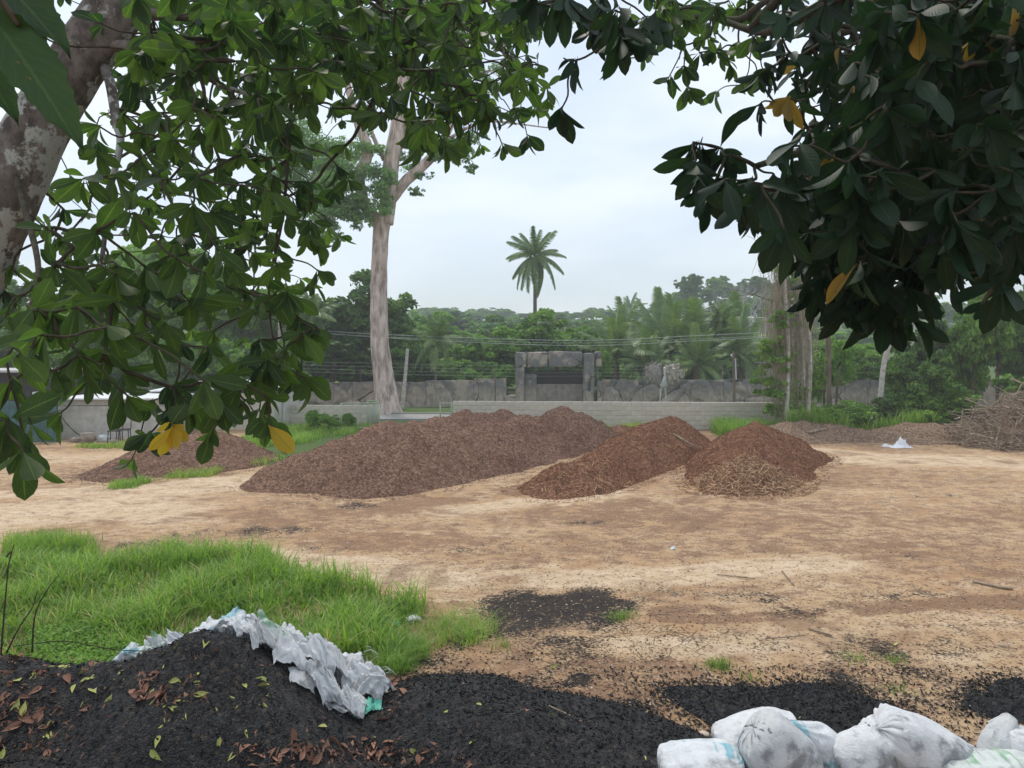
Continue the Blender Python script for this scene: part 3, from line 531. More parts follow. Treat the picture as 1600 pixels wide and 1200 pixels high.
def twig_network(pts, nodes, node_r, maxr=0.03):
    """joins every whorl point to a parent above it; returns list of (parent, child, radius) and directions"""
    nodes = [np.array(n) for n in nodes]; NA = np.array(nodes); order = []
    d0 = np.min(np.linalg.norm(pts[:, None] - NA[None], axis=2), 1); idx = np.argsort(d0)
    allp = list(NA); par = [-1] * len(allp); rad = {}
    tree = np.zeros((len(NA) + len(pts), 3)); tree[:len(NA)] = NA; cnt = len(NA); parent = -np.ones(len(tree), int)
    for i in idx:
        p = pts[i]; T = tree[:cnt]; v = p - T; d = np.linalg.norm(v, axis=1); cost = d + np.where(v[:, 2] > 0, 1.3 * v[:, 2], 0) + 0.02 / (d + 0.03)
        j = int(np.argmin(cost)); tree[cnt] = p; parent[cnt] = j; order.append(i); cnt += 1
    desc = np.ones(cnt)
    for c in range(cnt - 1, len(NA) - 1, -1): desc[parent[c]] += desc[c]
    return tree, parent, desc, order, len(NA)
def make_canopy(root, pts, nodes, mat, L, kr, hang, nobj=300, twigname='twigs', tbase=0.5, rmin=0.0022, wx=1.0):
    tree, parent, desc, order, n0 = twig_network(pts, nodes, None)
    tw = MB(); dirs = np.zeros((len(tree), 3))
    for c in range(n0, len(tree)):
        a, b = tree[parent[c]], tree[c]; d = b - a; ln = np.linalg.norm(d); mid1 = a + d * 0.33 + np.array([0, 0, -0.02]) * ln + rng.normal(0, 0.05 * ln, 3) ; mid2 = a + d * 0.7 + rng.normal(0, 0.05 * ln, 3)
        rb = rmin * (1 + 0.8 * math.sqrt(desc[c])) ; ra = min(rb * 1.25, 0.03); tw.tube(spline([a, mid1, mid2, b], 3), np.linspace(ra, rb, 10), 5, 0.5, False); dirs[c] = (b - mid2) / max(np.linalg.norm(b - mid2), 1e-6)
    tw.build(twigname, M_twig, root, kind='stuff')
    Ms = []; Ps = []; Vs = []; Ts = []
    for c in range(n0, len(tree)):
        a = nrm(dirs[c] + np.array([0, 0, -hang * 0.6]) + rng.normal(0, 0.25, 3)); k = rng.integers(*kr); e = nrm(np.cross(a, [0.3, 0.9, 0.2])); f2 = np.cross(a, e); ph = rng.uniform(0, 6.28); tb = tbase + rng.normal(0, 0.27)
        for q in range(k):
            an = ph + q * 2.4; r = math.cos(an) * e + math.sin(an) * f2; th = R(rng.uniform(38, 88)); d = math.cos(th) * a + math.sin(th) * r + np.array([0, 0, -hang * rng.uniform(0.5, 1.2)]); d = nrm(d)
            n = nrm(math.sin(th) * a - math.cos(th) * r + np.array([0, 0, 0.7]) + rng.normal(0, 0.45, 3)); sc = L * rng.uniform(0.5, 1.22)
            Ms.append(frames(d[None], n[None], [[sc * wx * rng.uniform(.85, 1.1), sc, sc]])[0]); Ps.append(tree[c] - a * rng.uniform(0, 0.035)); Vs.append(rng.integers(5)); Ts.append(tb + rng.normal(0, 0.1) if rng.random() > 0.006 else 1.0)
    Ms, Ps, Vs, Ts = np.array(Ms), np.array(Ps), np.array(Vs), np.clip(np.array(Ts), 0, 1)
    Ts = np.where(Ts < 0.999, np.clip(Ts, 0, 0.72), 1.0)
    inside = (np.abs(Ps[:, 0] / Ps[:, 1]) < 0.69) & ((CH - Ps[:, 2]) / Ps[:, 1] > -0.47)
    size = np.where(inside, 1 / Ps[:, 1], 0); near = np.argsort(-size)[:nobj]; nm = np.zeros(len(Ps), bool); nm[near] = True
    org = np.array(root.location)
    leaf_objects([(Ms[i], Ps[i] - org, Vs[i]) for i in near], Ts[near], mat, root)
    mb = MB()
    for v in range(5):
        s = (~nm) & (Vs == v); mb.inst(LV[v][0], LV[v][1], Ms[s], Ps[s], Ts[s], LV[v][2])
    mb.build('foliage', mat, root, kind='stuff')
    return len(Ps)
def rough_tube(mb, P, r, sides=20, amp=0.08, seed=0, n=10, flare=0):
    Q = spline(P, n); rr = np.interp(np.linspace(0, 1, len(Q)), np.linspace(0, 1, len(r)), r); k = len(mb.V); mb.tube(Q, rr, sides, 0.5); V = mb.V[-1]; m = len(Q) * sides
    C = np.repeat(Q, sides, 0); D = V[:m] - C; a = 1 + amp * fbm(V[:m, 0] * 4, V[:m, 1] * 4, V[:m, 2] * 1.6, 4, seed) * 1.5
    if flare: 
        ang = np.arctan2(D[:, 1], D[:, 0]); hh = V[:m, 2] - V[:m, 2].min(); a = a + flare * np.exp(-hh / 1.0) * (0.5 + 0.5 * np.cos(ang * 5 + 1)) + 0.07 * np.cos(ang * 4 + V[:m, 2] * .25)
    V[:m] = C + D * a[:, None]
# left tree
# (all parts are built in world coordinates under an Empty at the origin offset)
def at_root(root, *objs):
    l = root.location
    for o in objs: o.location = (-l[0], -l[1], -l[2])
lt = empty('overhanging_tree', (0, 0, 0), label='near tree with lichen spotted trunk leaning out of the upper left, big drooping leaves', cat='tree')
mb = MB(); rough_tube(mb, [(-4.1, 4.75, -0.1), (-3.85, 4.7, 1.6), px(-95, 580, 4.6), px(-32, 400, 4.55), px(12, 300, 4.5), px(60, 200, 4.5), px(122, 100, 4.5), px(190, 0, 4.5), px(235, -90, 4.6), px(280, -220, 4.7)], [0.3, 0.24, 0.21, 0.20, 0.18, 0.17, 0.165, 0.165, 0.14, 0.12], 28, 0.1, 5, 12)
mb.build('trunk', M_barkL, lt)
limbs = [[(px(215, 20, 4.5)), px(280, 22, 4.6), px(345, 28, 4.7), px(400, 40, 4.9), px(450, 62, 5.1), px(500, 90, 5.3), px(545, 115, 5.6)],
         [px(150, 70, 4.5), px(220, 74, 4.4), px(272, 82, 4.3), px(305, 108, 4.2), px(350, 135, 4.1), px(400, 150, 4.2)],
         [px(160, 100, 4.5), px(172, 130, 4.4), px(182, 190, 4.35), px(188, 225, 4.3), px(172, 300, 4.2), px(160, 400, 4.1), px(150, 470, 4.0)],
         [px(188, 225, 4.3), px(225, 250, 4.2), px(260, 300, 4.1), px(280, 350, 4.0), px(300, 420, 3.9)],
         [px(260, -120, 4.7), px(400, -80, 5.0), px(560, -40, 5.3), px(680, 20, 5.6), px(760, 60, 5.9), px(830, 120, 6.1)],
         [px(830, -60, 6.0), px(950, -40, 5.8), px(1070, 10, 5.6), px(1160, 25, 5.4)],
         [px(330, 35, 4.6), px(352, 90, 4.5), px(365, 150, 4.4), px(385, 190, 4.3)],
         [px(20, 260, 4.5), px(40, 330, 4.0), px(60, 420, 3.5), px(40, 500, 3.1), px(10, 560, 2.9)],
         [px(450, 62, 5.1), px(455, 150, 4.8), px(450, 250, 4.6), px(440, 350, 4.5), px(420, 450, 4.5), px(430, 560, 4.4)],
         [px(560, -40, 5.3), px(620, 40, 5.2), px(660, 120, 5.3), px(720, 170, 5.4)]]
lr = [0.045, 0.038, 0.032, 0.016, 0.05, 0.02, 0.018, 0.02, 0.015, 0.02]; nodes = []
for P, r in zip(limbs, lr):
    mb = MB(); rough_tube(mb, P, [r, r * 0.8, r * 0.5, r * 0.28], 9, 0.08, 3, 6); mb.build('limb', M_barkL if r > 0.03 else M_twig, lt); nodes += list(spline(P, 3))
def dl(x, y):
    if x < 100 and y > 560: return (2.3, 3.0)
    if x > 500: return (4.3, 6.2)
    if x > 350: return (3.3, 5.4)
    if y > 520: return (2.7, 4.6)
    return (3.0, 5.4)
PTS = [canopy_points(0, 17, dl, 0.15, 0.96, mult=1.5), canopy_points(20, 24, lambda x, y: (4.6, 6.0), 0.15, 0.96, mult=1.2, rows=(0, 4))]
PTS.append(canopy_points(1, 17, lambda x, y: (6.0, 8.0), 0.165, 0.9, mult=0.4, rows=(0, 11)))
PTS.append(np.array([px(a, b - 28, Y) for a, b, Y in [(470, 560, 3.6), (478, 620, 3.5), (440, 655, 3.4), (415, 668, 3.3), (395, 640, 3.3), (345, 670, 3.2), (300, 660, 3.3), (285, 690, 3.2), (225, 700, 3.8), (240, 715, 3.9), (30, 700, 2.5), (45, 712, 2.6), (10, 690, 2.5), (100, 660, 3.3), (500, 330, 4.6), (525, 300, 4.8), (510, 375, 4.6), (480, 400, 4.4), (470, 520, 3.7), (450, 600, 3.4), (455, 480, 4.0), (852, 190, 6.0), (862, 175, 6.0), (830, 120, 6.0), (800, 150, 5.9), (835, 150, 5.6), (605, 215, 4.2), (640, 225, 4.2), (690, 220, 4.2), (715, 190, 4.4), (745, 170, 4.8), (665, 180, 4.4), (655, 240, 4.0), (560, 200, 4.6), (320, 610, 3.3), (265, 640, 3.4), (180, 620, 3.4), (370, 600, 3.4), (410, 600, 3.4), (430, 560, 3.5), (1070, 130, 4.8), (1080, 165, 4.8), (1060, 100, 4.8), (1120, 110, 5), (1150, 130, 5)]]) + rng.normal(0, .03, (45, 3)))
pl = np.vstack(PTS)
nleafL = make_canopy(lt, pl, nodes, M_leaf, 0.150, (5, 8), 0.75, 300, tbase=0.45)
# right tree
rt = empty('overhanging_tree', (0, 0, 0), label='dark dense leafy branches of a second near tree hanging in from the upper right', cat='tree')
mb = MB(); rough_tube(mb, [(3.9, 1.6, -0.1), (3.8, 1.7, 2), (3.7, 2.0, 4.2), (3.5, 2.4, 5.8), (3.3, 2.8, 7.0)], [0.28, 0.24, 0.22, 0.18, 0.12], 20, 0.08, 9); mb.build('trunk', M_barkL, rt)
limbsR = [[(3.7, 2.0, 4.2), px(1640, 120, 3.0), px(1500, 130, 3.1), px(1380, 170, 3.2), px(1270, 230, 3.3), px(1180, 260, 3.4)],
          [(3.5, 2.4, 5.6), px(1450, -60, 3.6), px(1300, 0, 4.0), px(1200, 50, 4.6), px(1120, 30, 5.0), px(1040, 20, 5.2)],
          [px(1500, 130, 3.1), px(1430, 250, 3.0), px(1380, 350, 2.9), px(1350, 420, 2.9)], [px(1640, 120, 3.0), px(1590, 260, 2.7), px(1560, 380, 2.6)],
          [px(1300, 0, 4.0), px(1150, -50, 3.4), px(1000, -70, 3.1), px(900, -60, 3.0)]]
nodes = []
for P, r in zip(limbsR, [0.05, 0.045, 0.02, 0.02, 0.025]):
    mb = MB(); rough_tube(mb, P, [r, r * 0.8, r * 0.5, r * 0.28], 9, 0.08, 3, 6); mb.build('limb', M_twig, rt); nodes += list(spline(P, 3))
def dr(x, y):
    if x < 1010: return (2.7, 3.4)
    if x < 1200 and y < 210: return (4.4, 5.8)
    return (2.3, 4.2)
PTS = [canopy_points(17, 20, dr, 0.155, 0.99, mult=1.3), canopy_points(24, 32, dr, 0.155, 0.99, mult=1.7), canopy_points(20, 24, dr, 0.155, 0.99, mult=1.5, rows=(4, 15))]; PTS.append(canopy_points(24, 32, lambda x, y: (4.2, 6.0), 0.165, 0.98, mult=1.5, rows=(0, 8)))
ex = [px(rng.uniform(1560, 1800), rng.uniform(-150, 400), rng.uniform(2.6, 4.5)) for _ in range(90)]
PTS.append(np.array(ex))
PTS.append(np.array([px(a, b - 35, Y) for a, b, Y in [(1330, 480, 2.9), (1290, 470, 3.0), (1370, 480, 2.8), (1270, 440, 2.9), (1420, 450, 2.8), (1520, 455, 2.4), (1575, 460, 2.4), (1140, 320, 3.3), (1100, 310, 3.3), (1090, 290, 3.3), (1120, 340, 3.2), (1105, 265, 3.4), (1330, 500, 2.9), (1370, 510, 2.9), (1300, 500, 3.0), (1130, 270, 3.4), (1200, 360, 3.3), (1240, 390, 3.2), (1170, 340, 3.2), (1350, 440, 2.8), (1310, 430, 2.9), (1380, 400, 2.8), (1470, 420, 2.7), (1560, 400, 2.5), (1180, 190, 3.6), (1210, 160, 3.5), (965, 90, 3.0), (985, 70, 3.0), (890, 70, 2.9), (850, 50, 2.9), (1030, 60, 3.4), (1250, 420, 3.0)]] * 2) + rng.normal(0, .04, (64, 3)))
nleafR = make_canopy(rt, np.vstack(PTS), nodes, M_leafR, 0.158, (6, 9), 0.95, 300, tbase=0.4, wx=.82)
print('leaves', nleafL, nleafR)
# near twig with broad toothed leaves
tw = empty('leafy_twig', (0, 0, 0), label='twig with broad toothed leaves hanging close to the lens in the top left corner', cat='twig')
mb = MB(); mb.tube(spline([px(-160, -160, 1.5), px(-90, -60, 1.45), px(-10, -10, 1.4), px(30, 40, 1.42)], 6), [0.006] * 19, 6); mb.build('stem', M_twig, tw)
def toothed(L, W, n=26):
    s = np.linspace(0, 1, n + 1); V = []; UV = []
    for i, t in enumerate(s):
        wv = W * max(0.01, math.sin(math.pi * t**0.75)**0.8) * (1 + (0.10 if i % 3 == 0 else -0.04)); z = -0.25 * t * t * L
        V += [(-wv, t * L, z + 0.02 + 0.006 * math.sin(i)), (0, t * L, z), (wv, t * L, z + 0.02 - 0.006 * math.sin(i))]; UV += [(0, t), (.5, t), (1, t)]
    Fq = []
    for i in range(n): a = i * 3; Fq += [(a, a + 1, a + 4, a + 3), (a + 1, a + 2, a + 5, a + 4)]
    return np.array(V), np.array(Fq), np.array(UV)
for (a, b, Y, W) in [((-30, 5), (128, 198), 1.42, 0.055), ((-60, -20), (70, 110), 1.5, 0.05), ((-70, 40), (25, 170), 1.6, 0.045), ((-20, -50), (105, 55), 1.45, 0.045)]:
    A, B = px(*a, Y), px(*b, Y - 0.03); Lh = np.linalg.norm(B - A); v, f, u = toothed(Lh, W); Mx = frames((B - A)[None], np.array([[0.35, -0.75, 0.5]]), [1.0])
    mb = MB(); mb.inst(v, f, Mx, A[None], np.array([0.3]), u); mb.build('leaf', M_broad, tw)
# ------------------------------------------------------------------ mid / far trees
RH = np.array([(0, -.5, 0), (.33, 0, .06), (0, .5, 0), (-.33, 0, .06)]); RHF = np.array([(0, 1, 2, 3)])
def crown_mesh(ells, n, size, seed, squash=0.8, shell=0.35, nsub=16, cr=(0.2, 0.38)):
    """ells: list of (x,y,z,rx,ry,rz); leaves spread through small clumps on those volumes"""
    g = np.random.default_rng(seed); C = []; RR = []; wts = []
    for e in ells:
        for q in range(nsub):
            u = nrm(g.normal(size=3)); u[2] = u[2] * 0.9 + 0.12; rr = g.uniform(0.55, 1.0); C.append([e[0] + u[0] * e[3] * rr, e[1] + u[1] * e[4] * rr, e[2] + u[2] * e[5] * rr]); RR.append(g.uniform(*cr) * min(e[3], e[5]))
        C.append(e[:3]); RR.append(min(e[3:]) * 0.7)
    C = np.array(C, float); RR = np.array(RR); tb = np.clip(g.normal(0.45, 0.26, len(C)), 0, 1); pr = RR**2 / (RR**2).sum(); i = g.choice(len(C), n, p=pr); u = nrm(g.normal(size=(n, 3))); u[:, 2] = np.where(u[:, 2] < -0.3, -u[:, 2], u[:, 2])
    rad = g.uniform(shell, 1.12, n)**0.6; P = C[i] + u * (RR[i] * rad)[:, None] * [1, 1, squash]; D = nrm(g.normal(size=(n, 3)) + [0, 0, -0.2]); N = nrm(u + g.normal(0, 0.5, (n, 3)) + [0, 0, 0.4]); sc = size * g.uniform(0.6, 1.4, n)
    mb = MB(); mb.inst(RH, RHF, frames(D, N, sc), P, np.clip(tb[i] + g.normal(0, 0.12, n), 0, 1)); return mb
def branches(mb, base, top, r0, ells, seed, sides=9, amp=0.05):
    g = np.random.default_rng(seed); base = np.array(base, float); top = np.array(top, float); mid = (base + top) / 2 + [g.normal(0, .15), 0, 0]; rough_tube(mb, [base, mid, top], [r0, r0 * 0.75, r0 * 0.55], sides, amp, seed, 6)
    for e in ells:
        c = np.array(e[:3]) ; 
        for q in range(2):
            t = c + g.normal(0, 0.3, 3) * e[3:6]; mb.tube(spline([mid + (top - mid) * g.uniform(0.3, 1), (top + t) / 2 + [0, 0, -0.1 * e[5]], t], 4), np.linspace(r0 * 0.4, r0 * 0.12, 9), 5)
variants = []
def variant(H, ells, n, size, seed, mi, r0, trunkmat=None):
    c = crown_mesh(ells, n, size, seed).mesh('crown', M_crown[mi]); t = MB(); branches(t, (0, 0, -0.3), (0, 0, ells[0][2]), r0, ells, seed); return (c, t.mesh('trunk', trunkmat or M_barkD), H)
def rells(seed, k, cz, R0, rz, H):
    g = np.random.default_rng(seed); out = [(0, 0, cz, R0 * 0.7, R0 * 0.7, rz)]
    for q in range(k):
        a = q * 2 * math.pi / k + g.uniform(-.4, .4); d = R0 * g.uniform(0.4, 0.7); out.append((math.cos(a) * d, math.sin(a) * d, cz + g.uniform(-0.45, 0.45) * rz, R0 * g.uniform(.35, .5), R0 * g.uniform(.35, .5), rz * g.uniform(.45, .65)))
    return out
V_round = [variant(10, rells(s, 7, 5.6, 4.6, 4.0, 10), 15000, 0.42, s, mi, 0.28) for s, mi in ((1, 0), (2, 1), (3, 2))]
V_bush = [variant(4, rells(s, 6, 2.0, 2.3, 1.9, 4), 8000, 0.2, s, mi, 0.1) for s, mi in ((11, 0), (12, 1), (13, 2))]
V_tall = [variant(13, rells(s, 5, 9.8, 3.2, 2.7, 13), 6500, 0.42, s, mi, 0.2, tm) for s, mi, tm in ((21, 0, M_barkW), (22, 1, M_barkW), (23, 3, M_barkD))]
V_far = [variant(9, rells(s, 5, 5.2, 3.8, 3.2, 9), 4200, 0.55, s, mi, 0.2) for s, mi in ((31, 0), (32, 1), (33, 3))]
def place(var, pxc, ytop, Y, wpx, label, cat='tree', name='tree', group=None, parts=True, rz=None, zb=None):
    c, t, H = var; X = (pxc - 800) / F * Y; z0 = float(terrain(X, Y)) if zb is None else zb; ht = CH - (ytop - HY) / F * Y - z0; wr = max(v.co.x for v in c.vertices) if not hasattr(place, 'c') else 0
    key = c.name
    if key not in WID: co = np.zeros(len(c.vertices) * 3, np.float32); c.vertices.foreach_get('co', co); co = co.reshape(-1, 3); WID[key] = (co[:, :2].max() - co[:, :2].min(), co[:, 2].max())
    W0, H0 = WID[key]; sz = ht / H0; sx = (wpx / F * Y) / W0
    rz = rng.uniform(0, 6.28) if rz is None else rz
    r = empty(name, (X, Y, z0), rz, label=label, cat=cat, group=group); r.scale = (sx, sx, sz)
    link('crown', c, r); link('trunk', t, r); return r
WID = {}; place.c = 1
# dark round tree and its neighbours behind the rock wall
place(V_round[0], 560, 418, 50, 215, 'big round dark green tree behind the pale forked trunk', rz=2.2)
place(V_round[0], 520, 500, 47, 190, 'low dark green tree filling the space under the left palms')
place(V_bush[0], 640, 520, 47, 110, 'dark bushy tree spilling over the rock wall right of the pale trunk')
place(V_round[1], 870, 480, 51, 165, 'rounded bright green mango tree behind the stone gate, in front of the tall palm')
place(V_round[1], 770, 508, 50, 150, 'bushy green tree just left of the stone gate')
place(V_round[1], 700, 485, 72, 150, 'hazy mid green tree between the pale trunk and the gate')
place(V_round[0], 770, 490, 80, 130, 'darker hazy tree behind the bush left of the gate')
place(V_round[1], 650, 500, 60, 120, 'green tree just right of the pale trunk, half behind it')
place(V_round[1], 920, 505, 55, 80, 'green tree with a reddish fringe right of the stone gate')
place(V_bush[2], 785, 568, 44, 62, 'small yellow-green bush over the wall left of the gate', 'bush', 'bush')
place(V_bush[1], 745, 560, 46, 120, 'dark green shrub above the rock wall left of the yellow bush', 'bush', 'bush')
place(V_bush[2], 938, 545, 46, 50, 'small light green tree touching the right gate pillar', 'bush', 'bush')
# trees behind the near foliage on the left
for a in [(250, 380, 50, 220, 2, 'light green tree seen through the hanging leaves at left'), (120, 430, 46, 220, 1, 'green tree behind the teal sheet fence'), (360, 440, 46, 190, 2, 'bright yellow-green tree above the block shed'), (430, 450, 52, 150, 1, 'green tree left of the left palms'), (20, 400, 48, 200, 0, 'dark tree behind the near trunk at the left edge'), (-120, 380, 50, 260, 1, 'green tree beyond the left edge')]:
    place(V_round[a[4]], *a[:4], a[5])
for k in range(13):
    x = -120 + k * 46; place(V_bush[(k * 2) % 3], x, 530 + rng.uniform(-22, 12), 40 + rng.uniform(-3, 4), 120, 'leafy bush behind the sheds at left, ' + ('behind the teal sheet fence' if x < 60 else 'behind the plastered shed' if x < 230 else 'above the white sheet roof' if x < 400 else 'left of the street lamp'), 'bush', 'bush', group='bushes behind the sheds')
# middle distance slope
LM = [(450, 'left of the street lamp'), (520, 'above the pipe gate'), (560, 'left of the pale trunk'), (605, 'behind the pale trunk'), (640, 'above the leaning wooden post'), (681, 'above the young palm'), (735, 'left of the thin metal post'), (775, 'above the thin metal post'), (812, 'above the left gate pillar'), (850, 'below the tall palm'), (885, 'above the middle of the gate lintel'), (930, 'above the right gate pillar'), (965, 'right of the gate'), (1000, 'left of the bird statue'), (1036, 'above the bird statue'), (1072, 'right of the bird statue'), (1100, 'left of the slender palm'), (1128, 'above the slender palm'), (1150, 'above the leaning street lamp'), (1180, 'above the grey hut'), (1205, 'left of the hanging vines'), (1240, 'behind the hanging vines'), (1295, 'behind the straight dead trunk'), (1350, 'left of the pale leaning trunk')]
def where(x, Y, extra=''): return min(LM, key=lambda q: abs(q[0] - x))[1] + extra
for (x, yt, Y, wpx, vi) in [(660, 482, 110, 90, 1), (730, 484, 120, 90, 0), (800, 494, 115, 80, 1), (690, 492, 95, 90, 1), (760, 500, 92, 90, 2), (930, 492, 120, 90, 1), (990, 500, 110, 90, 0), (880, 489, 140, 90, 2), (970, 487, 150, 80, 0), (1030, 492, 120, 90, 1), (1060, 500, 100, 90, 1), (1110, 505, 95, 100, 0), (1180, 528, 85, 100, 2), (1230, 520, 80, 110, 1), (1290, 505, 85, 110, 1), (1350, 498, 95, 110, 2)]:
    place(V_far[vi] if vi < 2 else V_far[2], x, yt, Y, wpx, 'hazy tree on the lower slope, ' + where(x, Y), group='trees on the lower slope')
for k in range(34):
    x = 620 + k * 12 + rng.uniform(-5, 5); yt = 483 + 5 * math.sin(k * .9) + rng.uniform(-4, 5) + (k > 15) * 5
    Yr = rng.uniform(190, 230); place((V_far if k % 4 == 1 else V_bush)[k % 3], x, yt, Yr, rng.uniform(45, 70), 'distant hazy tree on the far ridge, ' + where(x, Yr), group='trees on the far ridge')
for k in range(20):
    x = 700 + k * 28; place(V_bush[k % 2], x, 505 + rng.uniform(-6, 10), rng.uniform(150, 175), 90, 'hazy bushy tree on the middle slope, ' + where(x, 150), group='bushy trees on the middle slope')
for k in range(26):
    x = 1240 + k * 30 + rng.uniform(-9, 9); place(V_far[k % 3], x, 470 + rng.uniform(-16, 14), rng.uniform(120, 170), rng.uniform(60, 90), 'hazy tree on the wooded rise at right', group='trees on the right rise')
    if k % 2: place(V_far[(k + 1) % 3], -80 + k * 26, 478 + rng.uniform(-12, 10), rng.uniform(120, 170), rng.uniform(60, 90), 'hazy tree on the slope behind the left trees', group='trees on the left slope')
# right wooded hill
hl = [(1040, 462, 130, 55, 2), (1078, 428, 128, 52, 0), (1075, 455, 140, 60, 1), (1110, 445, 138, 60, 0), (1120, 430, 145, 45, 1), (1150, 440, 140, 60, 0), (1180, 432, 138, 60, 0), (1205, 440, 142, 60, 1), (1165, 460, 125, 60, 0), (1195, 458, 128, 60, 0), (1135, 466, 128, 50, 0), (1235, 436, 138, 60, 0), (1270, 440, 140, 60, 1), (1060, 475, 125, 60, 1), (1215, 470, 120, 50, 0)]
for i, (x, yt, Y, wpx, vi) in enumerate(hl):
    place(V_tall[vi], x, yt, Y, wpx, 'pale-trunked hill forest tree ' + where(x, Y, ' at the back' if Y > 137 else ' at the front') if i != 1 else 'tallest tree at the left end of the hill forest, on a bare pale trunk', group='forest trees on the hill' if i != 1 else None)
for i, (x, yt) in enumerate([(1090, 480), (1120, 478), (1150, 476), (1180, 478), (1210, 480), (1240, 478), (1140, 500), (1180, 500), (1215, 502), (1260, 495)]):
    place(V_far[0], x, yt, 150, 70, 'dark undergrowth tree between the hill forest trunks, ' + where(x, 150), group='undergrowth trees on the hill')
# bare trees
def bare(mb, base, H, r0, spread, seed, depth=4, up=0.5):
    g = np.random.default_rng(seed)
    def rec(p, d, ln, r, k):
        q = p + d * ln; m = (p + q) / 2 + g.normal(0, ln * 0.06, 3); mb.tube([p, m, q], [r, r * .85, r * .7], 5 if k > 1 else 7, 0.5, False)
        if k >= depth: return
        for i in range(2 + (g.random() < 0.6)): nd_ = nrm(d + g.normal(0, spread, 3) + [0, 0, up * 0.3]); rec(m + (q - m) * g.uniform(.3, 1), nd_, ln * g.uniform(.6, .85), r * 0.6, k + 1)
    rec(np.array(base, float), np.array([0, 0, 1.0]), H * 0.42, r0, 0)
for (x, yb, yt, Y, lab) in [(1127, 520, 450, 118, 'leafless pale grey tree standing out against the dark hill forest'), (1170, 520, 458, 118, 'second leafless tree on the hill, right of the paler one')]:
    b = px(x, yb, Y); o = empty('bare_tree', b, label=lab, cat='tree'); mb = MB(); bare(mb, (0, 0, -1.5), (yb - yt) / F * Y + 1.5, 0.16, 0.55, int(x), 6); mb.build('branches', M_barkW, o)
for i, x in enumerate([1182, 1186, 1205, 1212, 1420, 1428, 965, 1065]):
    Y = 100; b = px(x, 545, Y); mb = MB(); mb.tube(spline([b, px(x + 1, 515, Y), px(x + rng.uniform(-2, 2), 490, Y)], 4), np.linspace(0.1, 0.06, 9), 6); mb.build('dead_tree', M_barkW, label='thin pale bare trunk standing at the foot of the hill', cat='dead tree', group='bare trunks at the foot of the hill')
# big pale forked tree
bt = empty('forked_tree', (0, 0, 0), label='huge pale forked tree with feathery crown rising by the road', cat='tree'); Y0 = 37.5
mb = MB(); rough_tube(mb, [px(606, 662, Y0), px(604, 640, Y0), px(601, 600, Y0), px(594, 540, Y0), px(592, 450, Y0), px(594, 380, Y0), px(598, 335, Y0)], [0.82, 0.64, 0.51, 0.45, 0.43, 0.42, 0.46], 40, 0.08, 41, 12, 0.3); mb.build('trunk', M_barkT, bt)
for P, r in [([px(602, 350, Y0), px(608, 300, Y0), px(612, 250, Y0), px(622, 200, Y0), px(630, 130, Y0), px(640, 40, Y0), px(650, -80, Y0)], [0.42, 0.4, 0.2]), ([px(588, 350, Y0), px(572, 325, Y0), px(562, 280, Y0 - .5), px(575, 235, Y0 - .5), px(560, 195, Y0 - .6), px(540, 120, Y0 - 1), px(520, 20, Y0 - 1)], [0.26, 0.27, 0.1]),
             ([px(612, 310, Y0), px(635, 282, Y0), px(660, 260, Y0), px(690, 225, Y0), px(715, 160, Y0), px(730, 60, Y0)], [0.3, 0.24, 0.1]), ([px(600, 250, Y0), px(580, 205, Y0), px(560, 150, Y0 + .5), px(530, 90, Y0 + 1)], [.12, .05]), ([px(690, 225, Y0), px(730, 200, Y0), px(770, 190, Y0), px(860, 200, Y0)], [.1, .03]), ([px(612, 250, Y0), px(660, 180, Y0 + 1), px(700, 110, Y0 + 1), px(740, 0, Y0 + 1)], [.15, .05])]:
    mb = MB(); rough_tube(mb, P, r, 14, 0.07, 43, 8); mb.build('limb', M_barkT, bt)
def E(x, y, rx, ry, dY=0): p = px(x, y, Y0 + dY); return (p[0], p[1], p[2], rx / F * Y0, rx / F * Y0 * 0.8, ry / F * Y0)
for ells, n in [([E(540, 265, 50, 38, -1), E(585, 320, 36, 20, -1.0), E(500, 340, 45, 30, -1), E(505, 290, 45, 40), E(560, 235, 50, 24), E(590, 290, 24, 30, -1.2), E(505, 370, 36, 18, -1), E(540, 330, 45, 30, -1), E(530, 300, 50, 30, -1.5), E(470, 270, 60, 60), E(560, 350, 30, 12, -1), E(640, 250, 20, 30, .5), E(600, 330, 20, 10, -1.5)], 42000), ([E(722, 235, 26, 20), E(660, 275, 26, 9), E(745, 215, 20, 9), E(735, 265, 12, 9), E(700, 60, 70, 40), E(760, 130, 50, 20), E(830, 40, 60, 30), E(690, 130, 26, 50), E(650, 300, 14, 8), E(700, 250, 40, 14), E(675, 230, 30, 20)], 20000), ([E(500, 60, 90, 50), E(600, -20, 120, 40), E(430, 160, 60, 40), E(720, -40, 100, 40)], 12000)]:
    crown_mesh(ells, n, 0.13, 50 + n % 7, 0.75, 0.02, 14, (.3, .7)).build('crown', M_crown[3], bt)
